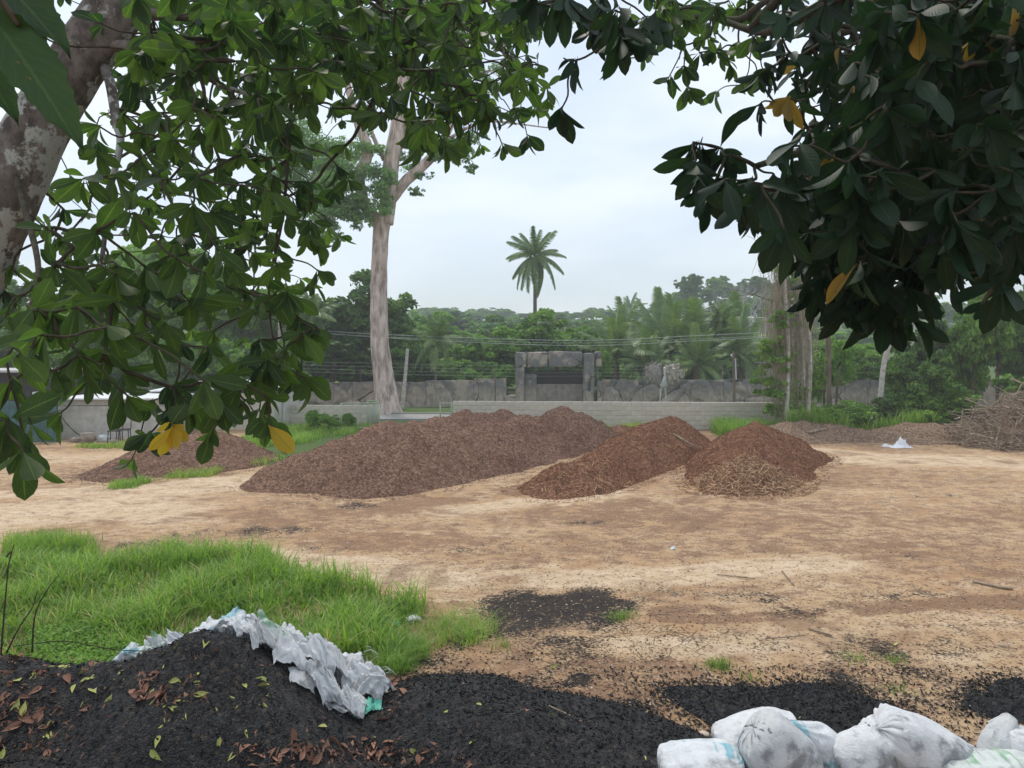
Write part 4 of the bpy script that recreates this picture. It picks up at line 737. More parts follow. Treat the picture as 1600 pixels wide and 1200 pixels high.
# ------------------------------------------------------------------ palms
def frond_mesh(L, nl, ll, droop, width=0.05, hang=0.5, seed=0, name='frond'):
    g = np.random.default_rng(seed); s = np.linspace(0, 1, 14); P = np.stack([L * (s - 0.12 * droop * s**2), np.zeros(14), L * (0.25 * s - droop * s**2)], -1)
    mb = MB(); mb.tube(P, np.linspace(0.05, 0.008, 14) * L / 3, 4, 0.75)
    ts = np.linspace(0.12, 0.99, nl); C = np.stack([np.interp(ts, s, P[:, k]) for k in range(3)], -1); Tn = nrm(np.stack([np.interp(ts, s, np.gradient(P[:, k])) for k in range(3)], -1))
    tv = np.array([(-.5, 0, 0), (.5, 0, 0), (.5, .5, .0), (-.5, .5, .0), (.12, 1, -.08), (-.12, 1, -.08)]); tf = np.array([(0, 1, 2, 3), (3, 2, 4, 5)])
    for sgn in (-1, 1):
        ln = ll * np.sin(np.pi * (0.12 + 0.8 * ts))**0.6 * g.uniform(.85, 1.1, nl); D = nrm(np.array([0, sgn, 0])[None] + Tn * 0.7 + np.array([0, 0, -1])[None] * (hang * g.uniform(.6, 1.4, nl))[:, None]); Nn = nrm(np.cross(D, Tn) * sgn * -1 + [0, 0, .5] + g.normal(0, .15, (nl, 3)))
        mb.inst(tv, tf, frames(D, Nn, np.stack([np.full(nl, width), ln, ln], -1)), C, np.clip(g.normal(.45, .15, nl), 0, 1))
    return mb.mesh(name, M_palm)
FR_royal = [frond_mesh(2.7, 50, 0.62, d, 0.06, 1.2, i) for i, d in enumerate((0.32, 0.62, 1.0))]
FR_oil = [frond_mesh(4.2, 60, 0.85, d, 0.06, 0.5, 5 + i) for i, d in enumerate((0.15, 0.4, 0.75))]
FR_are = [frond_mesh(2.4, 40, 0.75, d, 0.07, 1.1, 9 + i) for i, d in enumerate((0.3, 0.6, 0.9))]
def palm(x, ycrown, Y, label, FR, nf, sc, r0, elev, tm, ybase=None, lean=0, trunk=True, droopy=0, name='palm_tree'):
    top = px(x, ycrown, Y); X0 = top[0] - lean; z0 = float(terrain(X0, Y)) if ybase is None else px(x, ybase, Y)[2]; root = empty(name, (X0, Y, z0), label=label, cat='palm')
    H = top[2] - z0; mb = MB(); rough_tube(mb, [(0, 0, -0.2), (lean * .3, 0, H * .4), (lean, 0, H)], [r0 * 1.25, r0, r0 * 0.8], 10, .04, 5, 10); mb.build('trunk', tm, root)
    if FR is FR_royal: cs = MB(); cs.tube([(lean, 0, H - .05), (lean, 0, H + .45), (lean, 0, H + .9)], [r0 * 0.95, r0 * 0.85, r0 * 0.3], 10); cs.build('crownshaft', M_crownshaft, root); H += .75
    g = np.random.default_rng(int(x * 7 + Y))
    for i in range(nf):
        t = i / (nf - 1); az = i * 2.39996 + g.uniform(-.4, .4); el = R(elev[0] + (elev[1] - elev[0]) * t + g.uniform(-13, 13)); f = link('frond', FR[min(2, int((1 - t) * 2.99)) if not droopy else 2], root); s = sc * g.uniform(.85, 1.1)
        f.location = (lean, 0, H); f.rotation_euler = (g.uniform(-.2, .2), -el, az); f.scale = (s, s, s)
    return root
M_crownshaft = simple('green_crownshaft', (0.14, 0.20, 0.07), 0.5, 0.3, 0.2)
palm(836, 415, 60, 'tall single palm standing clear against the sky behind the gate', FR_royal, 25, 1.0, 0.17, (-52, 74), M_barkD)
palm(488, 492, 46, 'palm with drooping fronds and thin white trunk right of the lamp post', FR_are, 13, 0.72, 0.075, (-35, 70), M_barkW)
palm(462, 478, 47, 'palm with drooping fronds left of the lamp post', FR_are, 13, 0.72, 0.08, (-35, 70), M_barkW)
palm(681, 535, 45, 'small young palm with arching fronds beside the leaning pole', FR_are, 14, 0.7, 0.07, (-40, 80), M_barkD)
palm(1128, 495, 48, 'slender palm on a thin pale pole-like trunk right of the bird statue', FR_are, 13, 0.55, 0.06, (-50, 60), M_barkW)
palm(985, 492, 130, 'distant small palm on the ridge right of the gate', FR_royal, 9, 1.3, 0.2, (-20, 70), M_barkW)
for i, (x, y, Y, s, lab) in enumerate([(962, 560, 48, 1.0, 'large feathery oil palm just right of the stone gate'), (1010, 575, 47, .8, 'low oil palm behind the bird statue, left side'), (1050, 550, 50, 1.1, 'dark oil palm rising behind the bird statue'), (1092, 545, 49, 1.05, 'oil palm between the bird statue and the slender palm'), (1090, 572, 46, .8, 'low oil palm leaning over the wall right of the bird statue'), (1158, 555, 48, 1.0, 'oil palm behind the leaning street lamp'), (1030, 520, 70, 1.2, 'hazy oil palm further back above the bird statue'), (1150, 530, 60, 1.1, 'oil palm at the back right of the slender palm'), (975, 520, 75, 1.1, 'hazy oil palm further back right of the gate')]):
    palm(x, y, Y, lab, FR_oil, 22, s * 0.8, 0.28, (-25, 78), M_barkD)
# filler understory behind wall
for k, x in enumerate(range(450, 1260, 45)):
    place(V_bush[k % 2], x + rng.uniform(-10, 10), 560 + rng.uniform(-12, 8), 56 + rng.uniform(-3, 4), 120, 'dark undergrowth bush behind the rock wall, ' + where(x, 50), 'bush', 'bush', group='undergrowth bushes behind the rock wall')
# ------------------------------------------------------------------ rock wall, gate
def rock_panel(x0, x1, Y, z1, seed, root, cx, z0=-0.1, thick=0.22, name='wall_panel'):
    nx = max(3, int((x1 - x0) / 0.05)); nzz = max(3, int((z1 - z0) / 0.05)); xs = np.linspace(x0, x1, nx); zs = np.linspace(z0, z1, nzz); A, B = np.meshgrid(xs, zs); a, b = A.ravel(), B.ravel()
    wx = a + 0.35 * fbm(a * 1.1, b * 1.1, 0, 3, 3); wz = b * 1.25 + 0.35 * fbm(a * 1.1, b * 1.1, 4, 3, 7); cs = 1.9
    best = np.full(a.shape, 9.0); sec = best.copy(); ix, iz = np.floor(wx / cs), np.floor(wz / cs)
    for di in (-1, 0, 1):
        for dj in (-1, 0, 1):
            qx = (ix + di + hash3(ix + di, iz + dj, ix * 0, 5)) * cs; qz = (iz + dj + hash3(ix + di, iz + dj, ix * 0, 9)) * cs; d = np.hypot(wx - qx, wz - qz); sec = np.where(d < best, best, np.minimum(sec, d)); best = np.minimum(best, d)
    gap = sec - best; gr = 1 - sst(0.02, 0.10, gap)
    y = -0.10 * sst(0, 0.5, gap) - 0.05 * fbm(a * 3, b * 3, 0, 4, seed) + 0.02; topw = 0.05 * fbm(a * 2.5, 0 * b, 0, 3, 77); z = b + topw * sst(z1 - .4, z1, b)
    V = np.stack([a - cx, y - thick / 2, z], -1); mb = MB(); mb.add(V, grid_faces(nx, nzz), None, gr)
    tp = V[-nx:]; bk = tp.copy(); bk[:, 1] = thick / 2; bt_ = bk.copy(); bt_[:, 2] = z0; mb.add(np.vstack([tp, bk]), grid_faces(nx, 2)); mb.add(np.vstack([bk, bt_]), grid_faces(nx, 2))
    for e in (0, nx - 1):
        cl = V[e::nx]; c2 = cl.copy(); c2[:, 1] = thick / 2; mb.add(np.vstack([cl, c2]), grid_faces(nzz, 2))
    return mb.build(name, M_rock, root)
YW = 42.0
def wall_run(xa, xb, zf, label, seed):
    cx = (xa + xb) / 2; root = empty('rock_wall', (cx, YW, 0), label=label, cat='wall'); x = xa; k = 0
    while x < xb - 0.5:
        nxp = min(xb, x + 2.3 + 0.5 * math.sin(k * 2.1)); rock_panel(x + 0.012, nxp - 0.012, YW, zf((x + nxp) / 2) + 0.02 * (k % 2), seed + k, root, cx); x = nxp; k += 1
gx0, gx1 = (805 - 800) / F * YW, (940 - 800) / F * YW
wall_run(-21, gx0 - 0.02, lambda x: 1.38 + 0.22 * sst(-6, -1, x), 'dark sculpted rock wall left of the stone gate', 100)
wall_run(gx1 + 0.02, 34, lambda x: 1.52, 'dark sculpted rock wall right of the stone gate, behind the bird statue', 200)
gt = empty('stone_gate', ((gx0 + gx1) / 2, YW, 0), label='massive fake rock gateway with thick lintel above the grey block wall', cat='gate')
def rock_block(c, d, seed, name, n=14, amp=0.05):
    # rounded noisy box
    mb = MB(); c = np.array(c, float); d = np.array(d, float)
    for ax in range(3):
        for sg in (-1, 1):
            n1, n2 = [max(4, int(d[k] / 0.09)) for k in range(3) if k != ax]; u, v = np.meshgrid(np.linspace(-1, 1, n1), np.linspace(-1, 1, n2)); P = np.zeros((u.size, 3)); o = [k for k in range(3) if k != ax]; P[:, o[0]] = u.ravel(); P[:, o[1]] = v.ravel(); P[:, ax] = sg
            W = P * d / 2; q = W + c; ed = np.sort(d / 2 - np.abs(W), 1)[:, 1]; rd_ = 0.05 * (1 - sst(0, 0.12, ed)); dn = fbm(q[:, 0] * 1.6 + seed, q[:, 1] * 1.6, q[:, 2] * 1.6, 4, seed); nn = nrm(P)
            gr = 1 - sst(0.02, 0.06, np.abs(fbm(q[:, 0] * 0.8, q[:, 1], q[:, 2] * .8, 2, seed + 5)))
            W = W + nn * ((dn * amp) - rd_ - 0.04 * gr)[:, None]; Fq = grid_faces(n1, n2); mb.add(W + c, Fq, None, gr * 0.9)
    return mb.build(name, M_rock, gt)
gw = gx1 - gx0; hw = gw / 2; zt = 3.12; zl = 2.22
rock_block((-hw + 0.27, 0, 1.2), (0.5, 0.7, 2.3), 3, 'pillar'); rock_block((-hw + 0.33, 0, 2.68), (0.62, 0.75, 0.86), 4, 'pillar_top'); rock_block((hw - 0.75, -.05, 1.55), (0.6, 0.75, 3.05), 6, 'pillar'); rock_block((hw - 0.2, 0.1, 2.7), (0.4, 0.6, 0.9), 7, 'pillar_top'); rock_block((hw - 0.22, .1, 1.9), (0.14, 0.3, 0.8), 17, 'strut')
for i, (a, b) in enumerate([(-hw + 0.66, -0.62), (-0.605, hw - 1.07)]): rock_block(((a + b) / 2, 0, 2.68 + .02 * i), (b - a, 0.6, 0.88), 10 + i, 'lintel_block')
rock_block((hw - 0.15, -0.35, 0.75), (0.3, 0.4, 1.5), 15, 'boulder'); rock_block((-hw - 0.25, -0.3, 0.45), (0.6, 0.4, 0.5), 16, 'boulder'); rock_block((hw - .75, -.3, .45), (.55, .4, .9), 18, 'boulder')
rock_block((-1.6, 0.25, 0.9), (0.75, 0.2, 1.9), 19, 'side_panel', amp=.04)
def corrug(x0, x1, z0, z1, pitch, amp, mat, name, parent, y=0, **k):
    n = int((x1 - x0) / (pitch / 6)); xs = np.linspace(x0, x1, n); V = np.vstack([np.stack([xs, y + amp * np.sin(xs / pitch * 2 * np.pi), np.full(n, z)], -1) for z in (z0, z1)]); mb = MB(); mb.add(V, grid_faces(n, 2)); V2 = V.copy(); V2[:, 1] += 0.01; mb.add(V2, grid_faces(n, 2)); return mb.build(name, mat, parent, **k)
m = MB(); m.box((0.15, 0.62, 1.0), (3.1, 0.12, 2.0)); m.build('opening_shade_panel', M_dark, gt, smooth=False)  # added dark panel, darkens the opening in place of the shaded trees behind
for i in range(5): x = -1.25 + i * 0.58; corrug(x, x + 0.575, 0.05, 1.27 + .01 * (i % 2), 0.1, 0.018, M_gatec, 'gate_sheet', gt, 0.28 + 0.012 * (i % 2))
# ------------------------------------------------------------------ bird statue
st = empty('bird_statue', px(1036, 628, 39.5) * [1, 1, 0], label='weathered ostrich statue with raised wings in front of the rock wall', cat='statue')
def skin(name, verts, edges, radii, mat, parent, sub=2):
    me = bpy.data.meshes.new(name); me.from_pydata(verts, edges, []); me.materials.append(mat); o = link(name, me, parent); md = o.modifiers.new('s', 'SKIN'); 
    for i, r in enumerate(radii): me.skin_vertices[0].data[i].radius = (r, r) if not isinstance(r, tuple) else r
    me.skin_vertices[0].data[0].use_root = True; md.use_smooth_shade = True; s2 = o.modifiers.new('u', 'SUBSURF'); s2.levels = sub; s2.render_levels = sub; return o
def ensure_skin(me):
    pass
vs = [(0, 0, 1.55), (0, -0.22, 1.36), (0, 0.3, 1.5), (0, -0.32, 1.6), (0.02, -0.36, 1.85), (0.0, -0.34, 2.12), (0.0, -0.36, 2.28), (0.0, -0.47, 2.27), (0, -0.56, 2.24), (-0.12, 0.02, 1.15), (-0.15, -0.04, 0.75), (-0.15, 0.03, 0.2), (-0.15, -0.02, 0.06), (-0.15, -0.2, 0.03), (0.12, 0.02, 1.15), (0.14, -0.06, 0.75), (0.14, 0.03, 0.2), (0.14, -0.02, 0.06), (0.14, -0.2, 0.03)]
es = [(0, 1), (0, 2), (1, 3), (3, 4), (4, 5), (5, 6), (6, 7), (7, 8), (0, 9), (9, 10), (10, 11), (11, 12), (12, 13), (0, 14), (14, 15), (15, 16), (16, 17), (17, 18)]
rr_ = [.24, .2, .18, .12, .055, .05, .07, .035, .02, .05, .04, .035, .04, .03, .05, .04, .035, .04, .03]
bo = bpy.data.meshes.new('body'); bo.from_pydata(vs, es, []); bo.materials.append(M_statW); oo = link('body', bo, st)
md = oo.modifiers.new('s', 'SKIN')
if not bo.skin_vertices:
    bpy.context.view_layer.objects.active = oo; oo.select_set(True)
    try: bpy.ops.mesh.customdata_skin_add()
    except Exception as e: print('skin', e)
if bo.skin_vertices:
    for i, r in enumerate(rr_): bo.skin_vertices[0].data[i].radius = (r, r)
    bo.skin_vertices[0].data[0].use_root = True
sb = oo.modifiers.new('u', 'SUBSURF'); sb.levels = 2; sb.render_levels = 2
def wing(sg, parent):
    mb = MB(); g = np.random.default_rng(5 + sg)
    V, Fq = [], []; u, v = np.meshgrid(np.linspace(0, np.pi, 16), np.linspace(0, 2 * np.pi, 24)); c = np.array([sg * 0.52, -0.02, 1.92]); P = np.stack([np.sin(u) * np.cos(v) * .46, np.sin(u) * np.sin(v) * .2, np.cos(u) * .56], -1).reshape(-1, 3)
    P *= (1 + 0.14 * fbm(P[:, 0] * 5, P[:, 1] * 5, P[:, 2] * 5, 3, 3))[:, None]; P[:, 0] -= sg * 0.6 * np.clip(-P[:, 2], 0, 1); mb.add(P + c, grid_faces(16, 24), None, .5)
    tv, tf, _ = leaf_template(4, .28, .25, .03); n = 170; th = g.uniform(0, 2 * np.pi, n); ph = np.arccos(g.uniform(-1, 1, n)); U = np.stack([np.sin(ph) * np.cos(th), np.sin(ph) * np.sin(th), np.cos(ph)], -1); Q = c + U * [.46, .21, .56]; Q[:, 0] -= sg * .6 * np.clip(c[2] - Q[:, 2], 0, 1)
    D = nrm(U * [.6, .2, .8] + [0, 0, -.2] + g.normal(0, .25, (n, 3))); mb.inst(tv, tf, frames(D, U, g.uniform(.14, .26, n)), Q, g.random(n)); mb.build('wing', M_statG if sg < 0 else M_statB, parent)
wing(-1, st); wing(1, st)
# ------------------------------------------------------------------ wires, poles
def wire(P, r, label=None, parent=None, name='power_line', group=None, cat='cable'):
    mb = MB(); mb.tube(spline(P, 10), r, 4); return mb.build(name, M_wire, parent, label=label, cat=cat if not parent else None, group=group)
wy = 44
for i, (ya, ym, yb, lab) in enumerate([(513, 532, 516, 'upper power line crossing in front of the trees'), (515, 540, 524, 'lower power line crossing in front of the trees'), (517, 536, 522, 'thin middle power line in front of the trees')]):
    wire([px(436, ya, 46), px(640, ya + (ym - ya) * .6, 45), px(900, ym, 44), px(1100, (ym + yb) / 2, 43), px(1262, yb, 42)], 0.016 if i < 2 else 0.01, lab)
bw = empty('barbed_wire_fence', (0, YW - 0.1, 0), label='strands of barbed wire strung above the rock wall across the gate', cat='wire fence')
for z in (1.75, 1.95, 2.15, 2.35): mb = MB(); mb.tube(spline([(-13, 0, z + .25), (-6, 0, z + .08), (0, 0, z - 0.02), (5, 0, z), (8.5, 0, z - .05)], 8), 0.005, 4); mb.build('wire', M_wire, bw)
for x in (-13, -1.0, 8.5): mb = MB(); mb.tube([(x, 0, 0), (x, 0, 2.4)], 0.02, 6); mb.build('post', M_barkD, bw)
mb = MB(); rough_tube(mb, [px(628, 642, 40), px(632, 600, 40), px(637, 545, 40)], [0.12, 0.1, 0.08], 10, 0.08, 3); mb.build('wooden_post', M_barkW, label='weathered leaning wooden post right of the pale forked trunk', cat='post')
mb = MB(); mb.tube([px(436, 640, 46), px(437, 500, 46)], [0.13, 0.1], 10); mb.build('utility_pole', M_barkW, label='grey utility pole at the left end of the power lines', cat='pole')
mb = MB(); mb.tube([px(1262, 640, 42), px(1262, 505, 42)], [0.13, 0.1], 10); mb.build('utility_pole', M_barkD, label='utility pole at the right end of the power lines behind the vines', cat='pole')
mb = MB(); mb.tube([(0, 0, 0), (0, 0, 1.3)], 0.03, 6); mb.build('metal_post', M_barkD, loc=px(774, 628, 34) * [1, 1, 0] , label='thin metal post just behind the block wall left of the gate', cat='post')
bpy.data.objects['metal_post'].scale = (1, 1, 1.55)
mb = MB(); rough_tube(mb, [px(1147, 640, 38.5), px(1147, 600, 38.5), px(1146, 550, 38.5)], [0.09, .08, 0.07], 8, 0.1, 4); mb.build('wooden_post', M_barkD, label='brown wooden post standing before the wall right of the bird statue', cat='post')
def street_lamp(x, ytop, Y, label, dx, lean=0, h=None):
    b = px(x, ytop, Y); root = empty('street_lamp', (b[0] + lean, Y, 0), label=label, cat='street lamp'); z = b[2]
    m = MB(); m.tube(spline([(0, 0, 0), (-lean * .7, 0, z * .7), (-lean, 0, z)], 5), np.linspace(.07, .05, 11), 8); m.build('pole', M_lamp, root)
    m = MB(); m.tube(spline([(-lean, 0, z - .35), (-lean + dx * .35, 0, z + .0), (-lean + dx, 0, z + .12)], 5), .025, 6); m.build('arm', M_lamp, root)
    m = MB(); P = [(-lean + dx * .85, 0, z + .1), (-lean + dx * 1.1, 0, z + .15), (-lean + dx * 1.7, 0, z + .16), (-lean + dx * 1.95, 0, z + .12)]; m.tube(P, [.04, .1, .09, .03], 8); o = m.build('lamp_head', M_lamp, root)
street_lamp(470, 556, 43.5, 'white street lamp with curved arm below the left palms', 0.28)
street_lamp(1148, 560, 44, 'leaning street lamp with slim head right of the slender palm', -0.12, 0.15)
o = MB(); o.tube([(0, 0, 0), (-.3, 0, 1.1)], [.05, .04], 6)
# ------------------------------------------------------------------ block walls
def block_mesh(w_, d_, h_):
    mb = MB(); b = 0.012; V = []; 
    for z, q in ((-h_ / 2, b), (-h_ / 2 + b, 0), (h_ / 2 - b, 0), (h_ / 2, b)):
        for sx, sy in ((-1, -1), (1, -1), (1, 1), (-1, 1)): V.append((sx * (w_ / 2 - q), sy * (d_ / 2 - q), z))
    Fq = [(3, 2, 1, 0), (12, 13, 14, 15)]
    for i in range(3):
        for j in range(4): k = (j + 1) % 4; Fq.append((i * 4 + j, i * 4 + k, i * 4 + 4 + k, i * 4 + 4 + j))
    mb.add(V, Fq); return mb.mesh('block', M_block, False)
BM = block_mesh(0.388, 0.14, 0.182); BMh = block_mesh(0.19, 0.14, 0.182)
def block_wall(A, B, rows, label, name='block_wall', cat='wall', base=-0.02, root=None, ztop=None):
    A, B = np.array(A, float), np.array(B, float); d = B - A; Ln = np.linalg.norm(d); d /= Ln; n = int(Ln / 0.4); rz = math.atan2(d[1], d[0])
    if root is None: root = empty(name, (*A, 0), rz, label=label, cat=cat)
    m = MB(); m.box((Ln / 2, 0, base + rows * 0.19 / 2 - .03), (Ln - 0.02, 0.105, rows * 0.19 - .02)); m.build('mortar_core', M_plaster, root)
    for r in range(rows):
        z = base + 0.095 + r * 0.19; off = 0.2 if r % 2 else 0
        for c in range(n + (1 if off else 0)):
            x = 0.2 + c * 0.4 - off; half = off and (c == 0 or c == n); x = 0.1 if half and c == 0 else (n * 0.4 - 0.1 if half else x)
            o = bpy.data.objects.new('block', BMh if half else BM); COL.objects.link(o); o.parent = root; o.location = (x, rng.normal(0, 0.004), z + rng.normal(0, .002)); o.rotation_euler = (0, 0, rng.normal(0, 0.006))
    return root
block_wall((( 708 - 800) / F * 30.8, 30.8), ((1226 - 800) / F * 29.9, 29.9), 6, 'long low grey concrete block wall running behind the compost piles')
block_wall(((420 - 800) / F * 31.2, 31.2), ((591 - 800) / F * 31, 31), 5, 'shorter grey block wall left of the open road gate')
# gates
def pipe_gate(P, rails, label, w_, h_, rz, nb):
    root = empty('pipe_gate', P, rz, label=label, cat='gate'); m = MB(); m.tube([(0, 0, 0), (0, 0, h_)], .035, 8); m.tube([(w_, 0, 0), (w_, 0, h_)], .035, 8); m.tube([(0, 0, h_), (w_, 0, h_)], .025, 8); m.tube([(0, 0, .15), (w_, 0, .15)], .025, 8); m.build('frame', M_gatep, root)
    for i in range(nb): x = w_ * (i + 1) / (nb + 1); m = MB(); m.tube([(x, 0, .15), (x, 0, h_)] if not rails else [(0, 0, h_ * (i + 1) / (nb + 1)), (w_, 0, h_ * (i + 1) / (nb + 1))], .012, 6); m.build('bar', M_gatep, root)
pipe_gate((*[(533 - 800) / F * 29.4, 29.4], 0), False, 'open pale green pipe gate standing before the left block wall', 1.5, 1.12, R(4), 1)
pipe_gate((*[(575 - 800) / F * 30.5, 30.5], 0), False, 'narrow pale green gate post frame at the left side of the road opening', .42, 1.15, R(-5), 4)
pipe_gate((*[(688 - 800) / F * 31.8, 31.8], 0), True, 'small pale green railed gate leaf at the right side of the road opening', .5, .95, R(-10), 3)
# ------------------------------------------------------------------ left buildings
sh = empty('shed', ((88 - 800) / F * 27, 27, 0), label='low grey plastered shed behind the teal sheet fence', cat='shed'); L1 = (250 - 88) / F * 27
m = MB(); m.box((L1 / 2, 1.5, .6), (L1, 3, 1.2)); m.build('wall', M_plaster, sh, smooth=False); m = MB(); m.box((L1 / 2, 1.5, 1.33), (L1 - .05, 2.9, .22)); m.build('parapet', M_plaster, sh, smooth=False); m = MB(); m.box((L1 / 2, 1.4, 1.475), (L1 + .3, 3.3, .05)); m.build('roof', M_roof, sh, smooth=False)
sh2 = empty('shed', ((245 - 800) / F * 30, 30, 0), label='longer grey block shed with white sheet roof in the middle left', cat='shed'); L2 = (440 - 245) / F * 30
block_wall((0, 0), (L2, 0), 8, None, root=sh2); m = MB(); m.box((L2 / 2, 2.0, .72), (L2, 3.6, 1.45)); m.build('wall', M_plaster, sh2, smooth=False)
m = MB(); m.add([(-.2, -.3, 1.56), (L2 + .2, -.3, 1.72), (L2 + .2, 4.1, 1.9), (-.2, 4.1, 1.75), (-.2, -.3, 1.61), (L2 + .2, -.3, 1.77), (L2 + .2, 4.1, 1.95), (-.2, 4.1, 1.8)], [(3, 2, 1, 0), (4, 5, 6, 7), (0, 1, 5, 4), (1, 2, 6, 5), (2, 3, 7, 6), (3, 0, 4, 7)]); m.build('roof', M_roof, sh2, smooth=False)
fe = empty('sheet_fence', ((-60 - 800) / F * 26, 26, 0), label='teal corrugated sheet fence at the left edge', cat='fence')
for i in range(4): corrug(i * .84, i * .84 + .83, 0, 1.45 + .02 * (i % 2), .12, .02, M_blue, 'sheet', fe, .01 * (i % 2))
m = MB(); [m.tube([(x, .05, 0), (x, .05, 1.5)], .03, 6) for x in (0, 1.66, 3.34)]; m.build('posts', M_black, fe)
ds = empty('dark_shed', ((-90 - 800) / F * 28, 28, 0), label='dark open shed behind the teal sheet fence', cat='shed'); m = MB(); m.box((2, 1.5, 1.2), (4, 3, 2.4)); m.build('wall', M_dark, ds, smooth=False); m = MB(); m.box((2, 1.4, 2.45), (4.4, 3.6, .08)); m.build('roof', M_metal, ds, smooth=False)
ac = empty('air_conditioner', ((62 - 800) / F * 27.6, 27.75, 1.35), label='small white air conditioner box on the dark shed', cat='air conditioner'); m = MB(); m.box((0, 0, .15), (.55, .3, .36)); m.build('casing', M_roof, ac, smooth=False); m = MB(); m.tube([(0, -.16, .15), (0, -.165, .15)], .13, 14); m.build('fan_grille', M_black, ac)
# far hut on right
hu = empty('hut', px(1160, 595, 50) * [1, 1, 0], label='small grey hut roofed in dark sheet behind the wall, right of the palms', cat='hut'); m = MB(); m.box((1.1, 1, 1.1), (2.2, 2, 2.2)); m.build('wall', M_plaster, hu, smooth=False); m = MB(); m.box((1.1, 1, 2.28), (2.7, 2.5, .1)); m.build('roof', M_black, hu, smooth=False)
# debris by the shed
def rubble(x, y, rx, ry, rz, mat, label, cat, name, seed):
    p = G(x, y); n1, n2 = 14, 20; u, v = np.meshgrid(np.linspace(0, np.pi, n1), np.linspace(0, 2 * np.pi, n2)); P = np.stack([np.sin(u) * np.cos(v) * rx, np.sin(u) * np.sin(v) * ry, np.cos(u) * rz], -1).reshape(-1, 3); P *= (1 + .35 * fbm(P[:, 0] * 2.5 / rx, P[:, 1] * 2.5 / ry, P[:, 2] * 2.5 / rz, 3, seed))[:, None]
    mb = MB(); mb.add(P, grid_faces(n1, n2)); return mb.build(name, mat, loc=(p[0], p[1], rz * .5), smooth=False, label=label, cat=cat)
M_rub = simple('rubble_stone', (0.36, 0.30, 0.25), 0.9, .2, .4, 6); M_wood = simple('old_plank', (0.38, 0.31, 0.24), .85, .2, .4, 9)
rubble(140, 688, .25, .2, .14, M_rub, 'brown rubble lump left of the white stone by the shed', 'rubble', 'rubble', 3); rubble(162, 690, .22, .18, .16, M_statW, 'white broken stone beside the black metal frames', 'rubble', 'rubble', 5)
rubble(120, 690, .2, .2, .12, M_rub, 'leftmost brown rubble lump by the plank', 'rubble', 'rubble', 8); rubble(178, 693, .15, .15, .1, M_rub, 'small rubble lump in front of the black frames', 'rubble', 'rubble', 9)
m = MB(); m.box((0, 0, 0), (1.3, .25, .05)); o = m.build('plank', M_wood, smooth=False, loc=(*G(128, 684), .38), label='weathered plank propped across the rubble by the shed', cat='plank'); o.rotation_euler = (0.2, -.22, .2)
m = MB(); a_ = np.linspace(0, 2 * np.pi, 17)[:-1]; m.tube([(0, 0, 0), (0, 0, .35)], [.2, .22], 16); m.build('drum', M_rub, loc=(*G(137, 692), 0), label='short rusty drum standing in the rubble by the shed', cat='drum')
def stool(x, y, label):
    p = G(x, y); root = empty('chair_frame', (*p, 0), .3, label=label, cat='chair frame', group='black chair frames by the shed')
    for sx in (-1, 1):
        for sy in (-1, 1): m = MB(); m.tube([(sx * .2, sy * .2, 0), (sx * .18, sy * .18, .45)], .018, 6); m.build('leg', M_black, root)
    m = MB(); m.tube([(-.2, -.2, .45), (.2, -.2, .45), (.2, .2, .45), (-.2, .2, .45), (-.2, -.2, .45)], .018, 6); m.build('seat_frame', M_black, root); m = MB(); m.tube([(-.2, .2, .45), (-.2, .24, .85), (.2, .24, .85), (.2, .2, .45)], .018, 6); m.build('back_frame', M_black, root)
stool(180, 693, 'left one of the rusty black chair frames by the shed'); stool(193, 691, 'right one of the rusty black chair frames by the shed')
# ------------------------------------------------------------------ right side vegetation
vt = empty('vine_tree', (0, 0, 0), label='tall dead trunks hung with dry brown vines at the block wall end', cat='tree'); YV = 28.8
for P, r in [([px(1256, 665, YV), px(1252, 560, YV), px(1246, 470, YV), px(1240, 380, YV), px(1235, 300, YV)], [.15, .12, .07]), ([px(1228, 662, YV - .7), px(1232, 560, YV - .7), px(1226, 440, YV - .6), px(1222, 360, YV - .6)], [.09, .07, .04]), ([px(1262, 662, YV - .5), px(1266, 560, YV - .5), px(1260, 450, YV - .5), px(1262, 340, YV - .5)], [.08, .07, .04]), ([px(1247, 660, YV + .6), px(1262, 560, YV + .6), px(1255, 450, YV + .6), px(1258, 330, YV + .6)], [.11, .09, .05])]:
    m = MB(); rough_tube(m, P, r, 12, .08, 6, 8); m.build('trunk', M_barkW, vt)
m = MB(); g = np.random.default_rng(4)
for k in range(16):
    a = px(g.uniform(1235, 1260), g.uniform(340, 480), YV); b = a + [g.uniform(-1.6, 1.0), g.uniform(-.6, .6), g.uniform(.1, 1.3)]; m.tube(spline([a, (a + b) / 2 + [0, 0, -.15], b], 4), np.linspace(.05, .015, 9), 5)
    for q in range(5): c = b + g.normal(0, .5, 3) + [0, 0, -.1]; m.tube(spline([b, (b + c) / 2 + g.normal(0, .08, 3), c], 3), np.linspace(.014, .005, 7), 4)
m.build('branches', M_barkD, vt)
m = MB()
for k in range(480):
    t = g.random(); xx = (1222 if k % 3 else 1250) + g.normal(0, 1) * (7 + 12 * t); yt = g.uniform(375, 520) ; yb = min(655, yt + g.uniform(40, 240)); Yk = YV + g.uniform(-.9, .7); a = px(xx, yt, Yk); b = px(xx + g.normal(0, 6), yb, Yk); P = [a, a * .66 + b * .34 + g.normal(0, .07, 3), a * .33 + b * .67 + g.normal(0, .09, 3), b]; m.tube(spline(P, 3), g.uniform(.004, .009), 3, .5, False)
m.build('hanging_vines', M_vine, vt, kind='stuff')
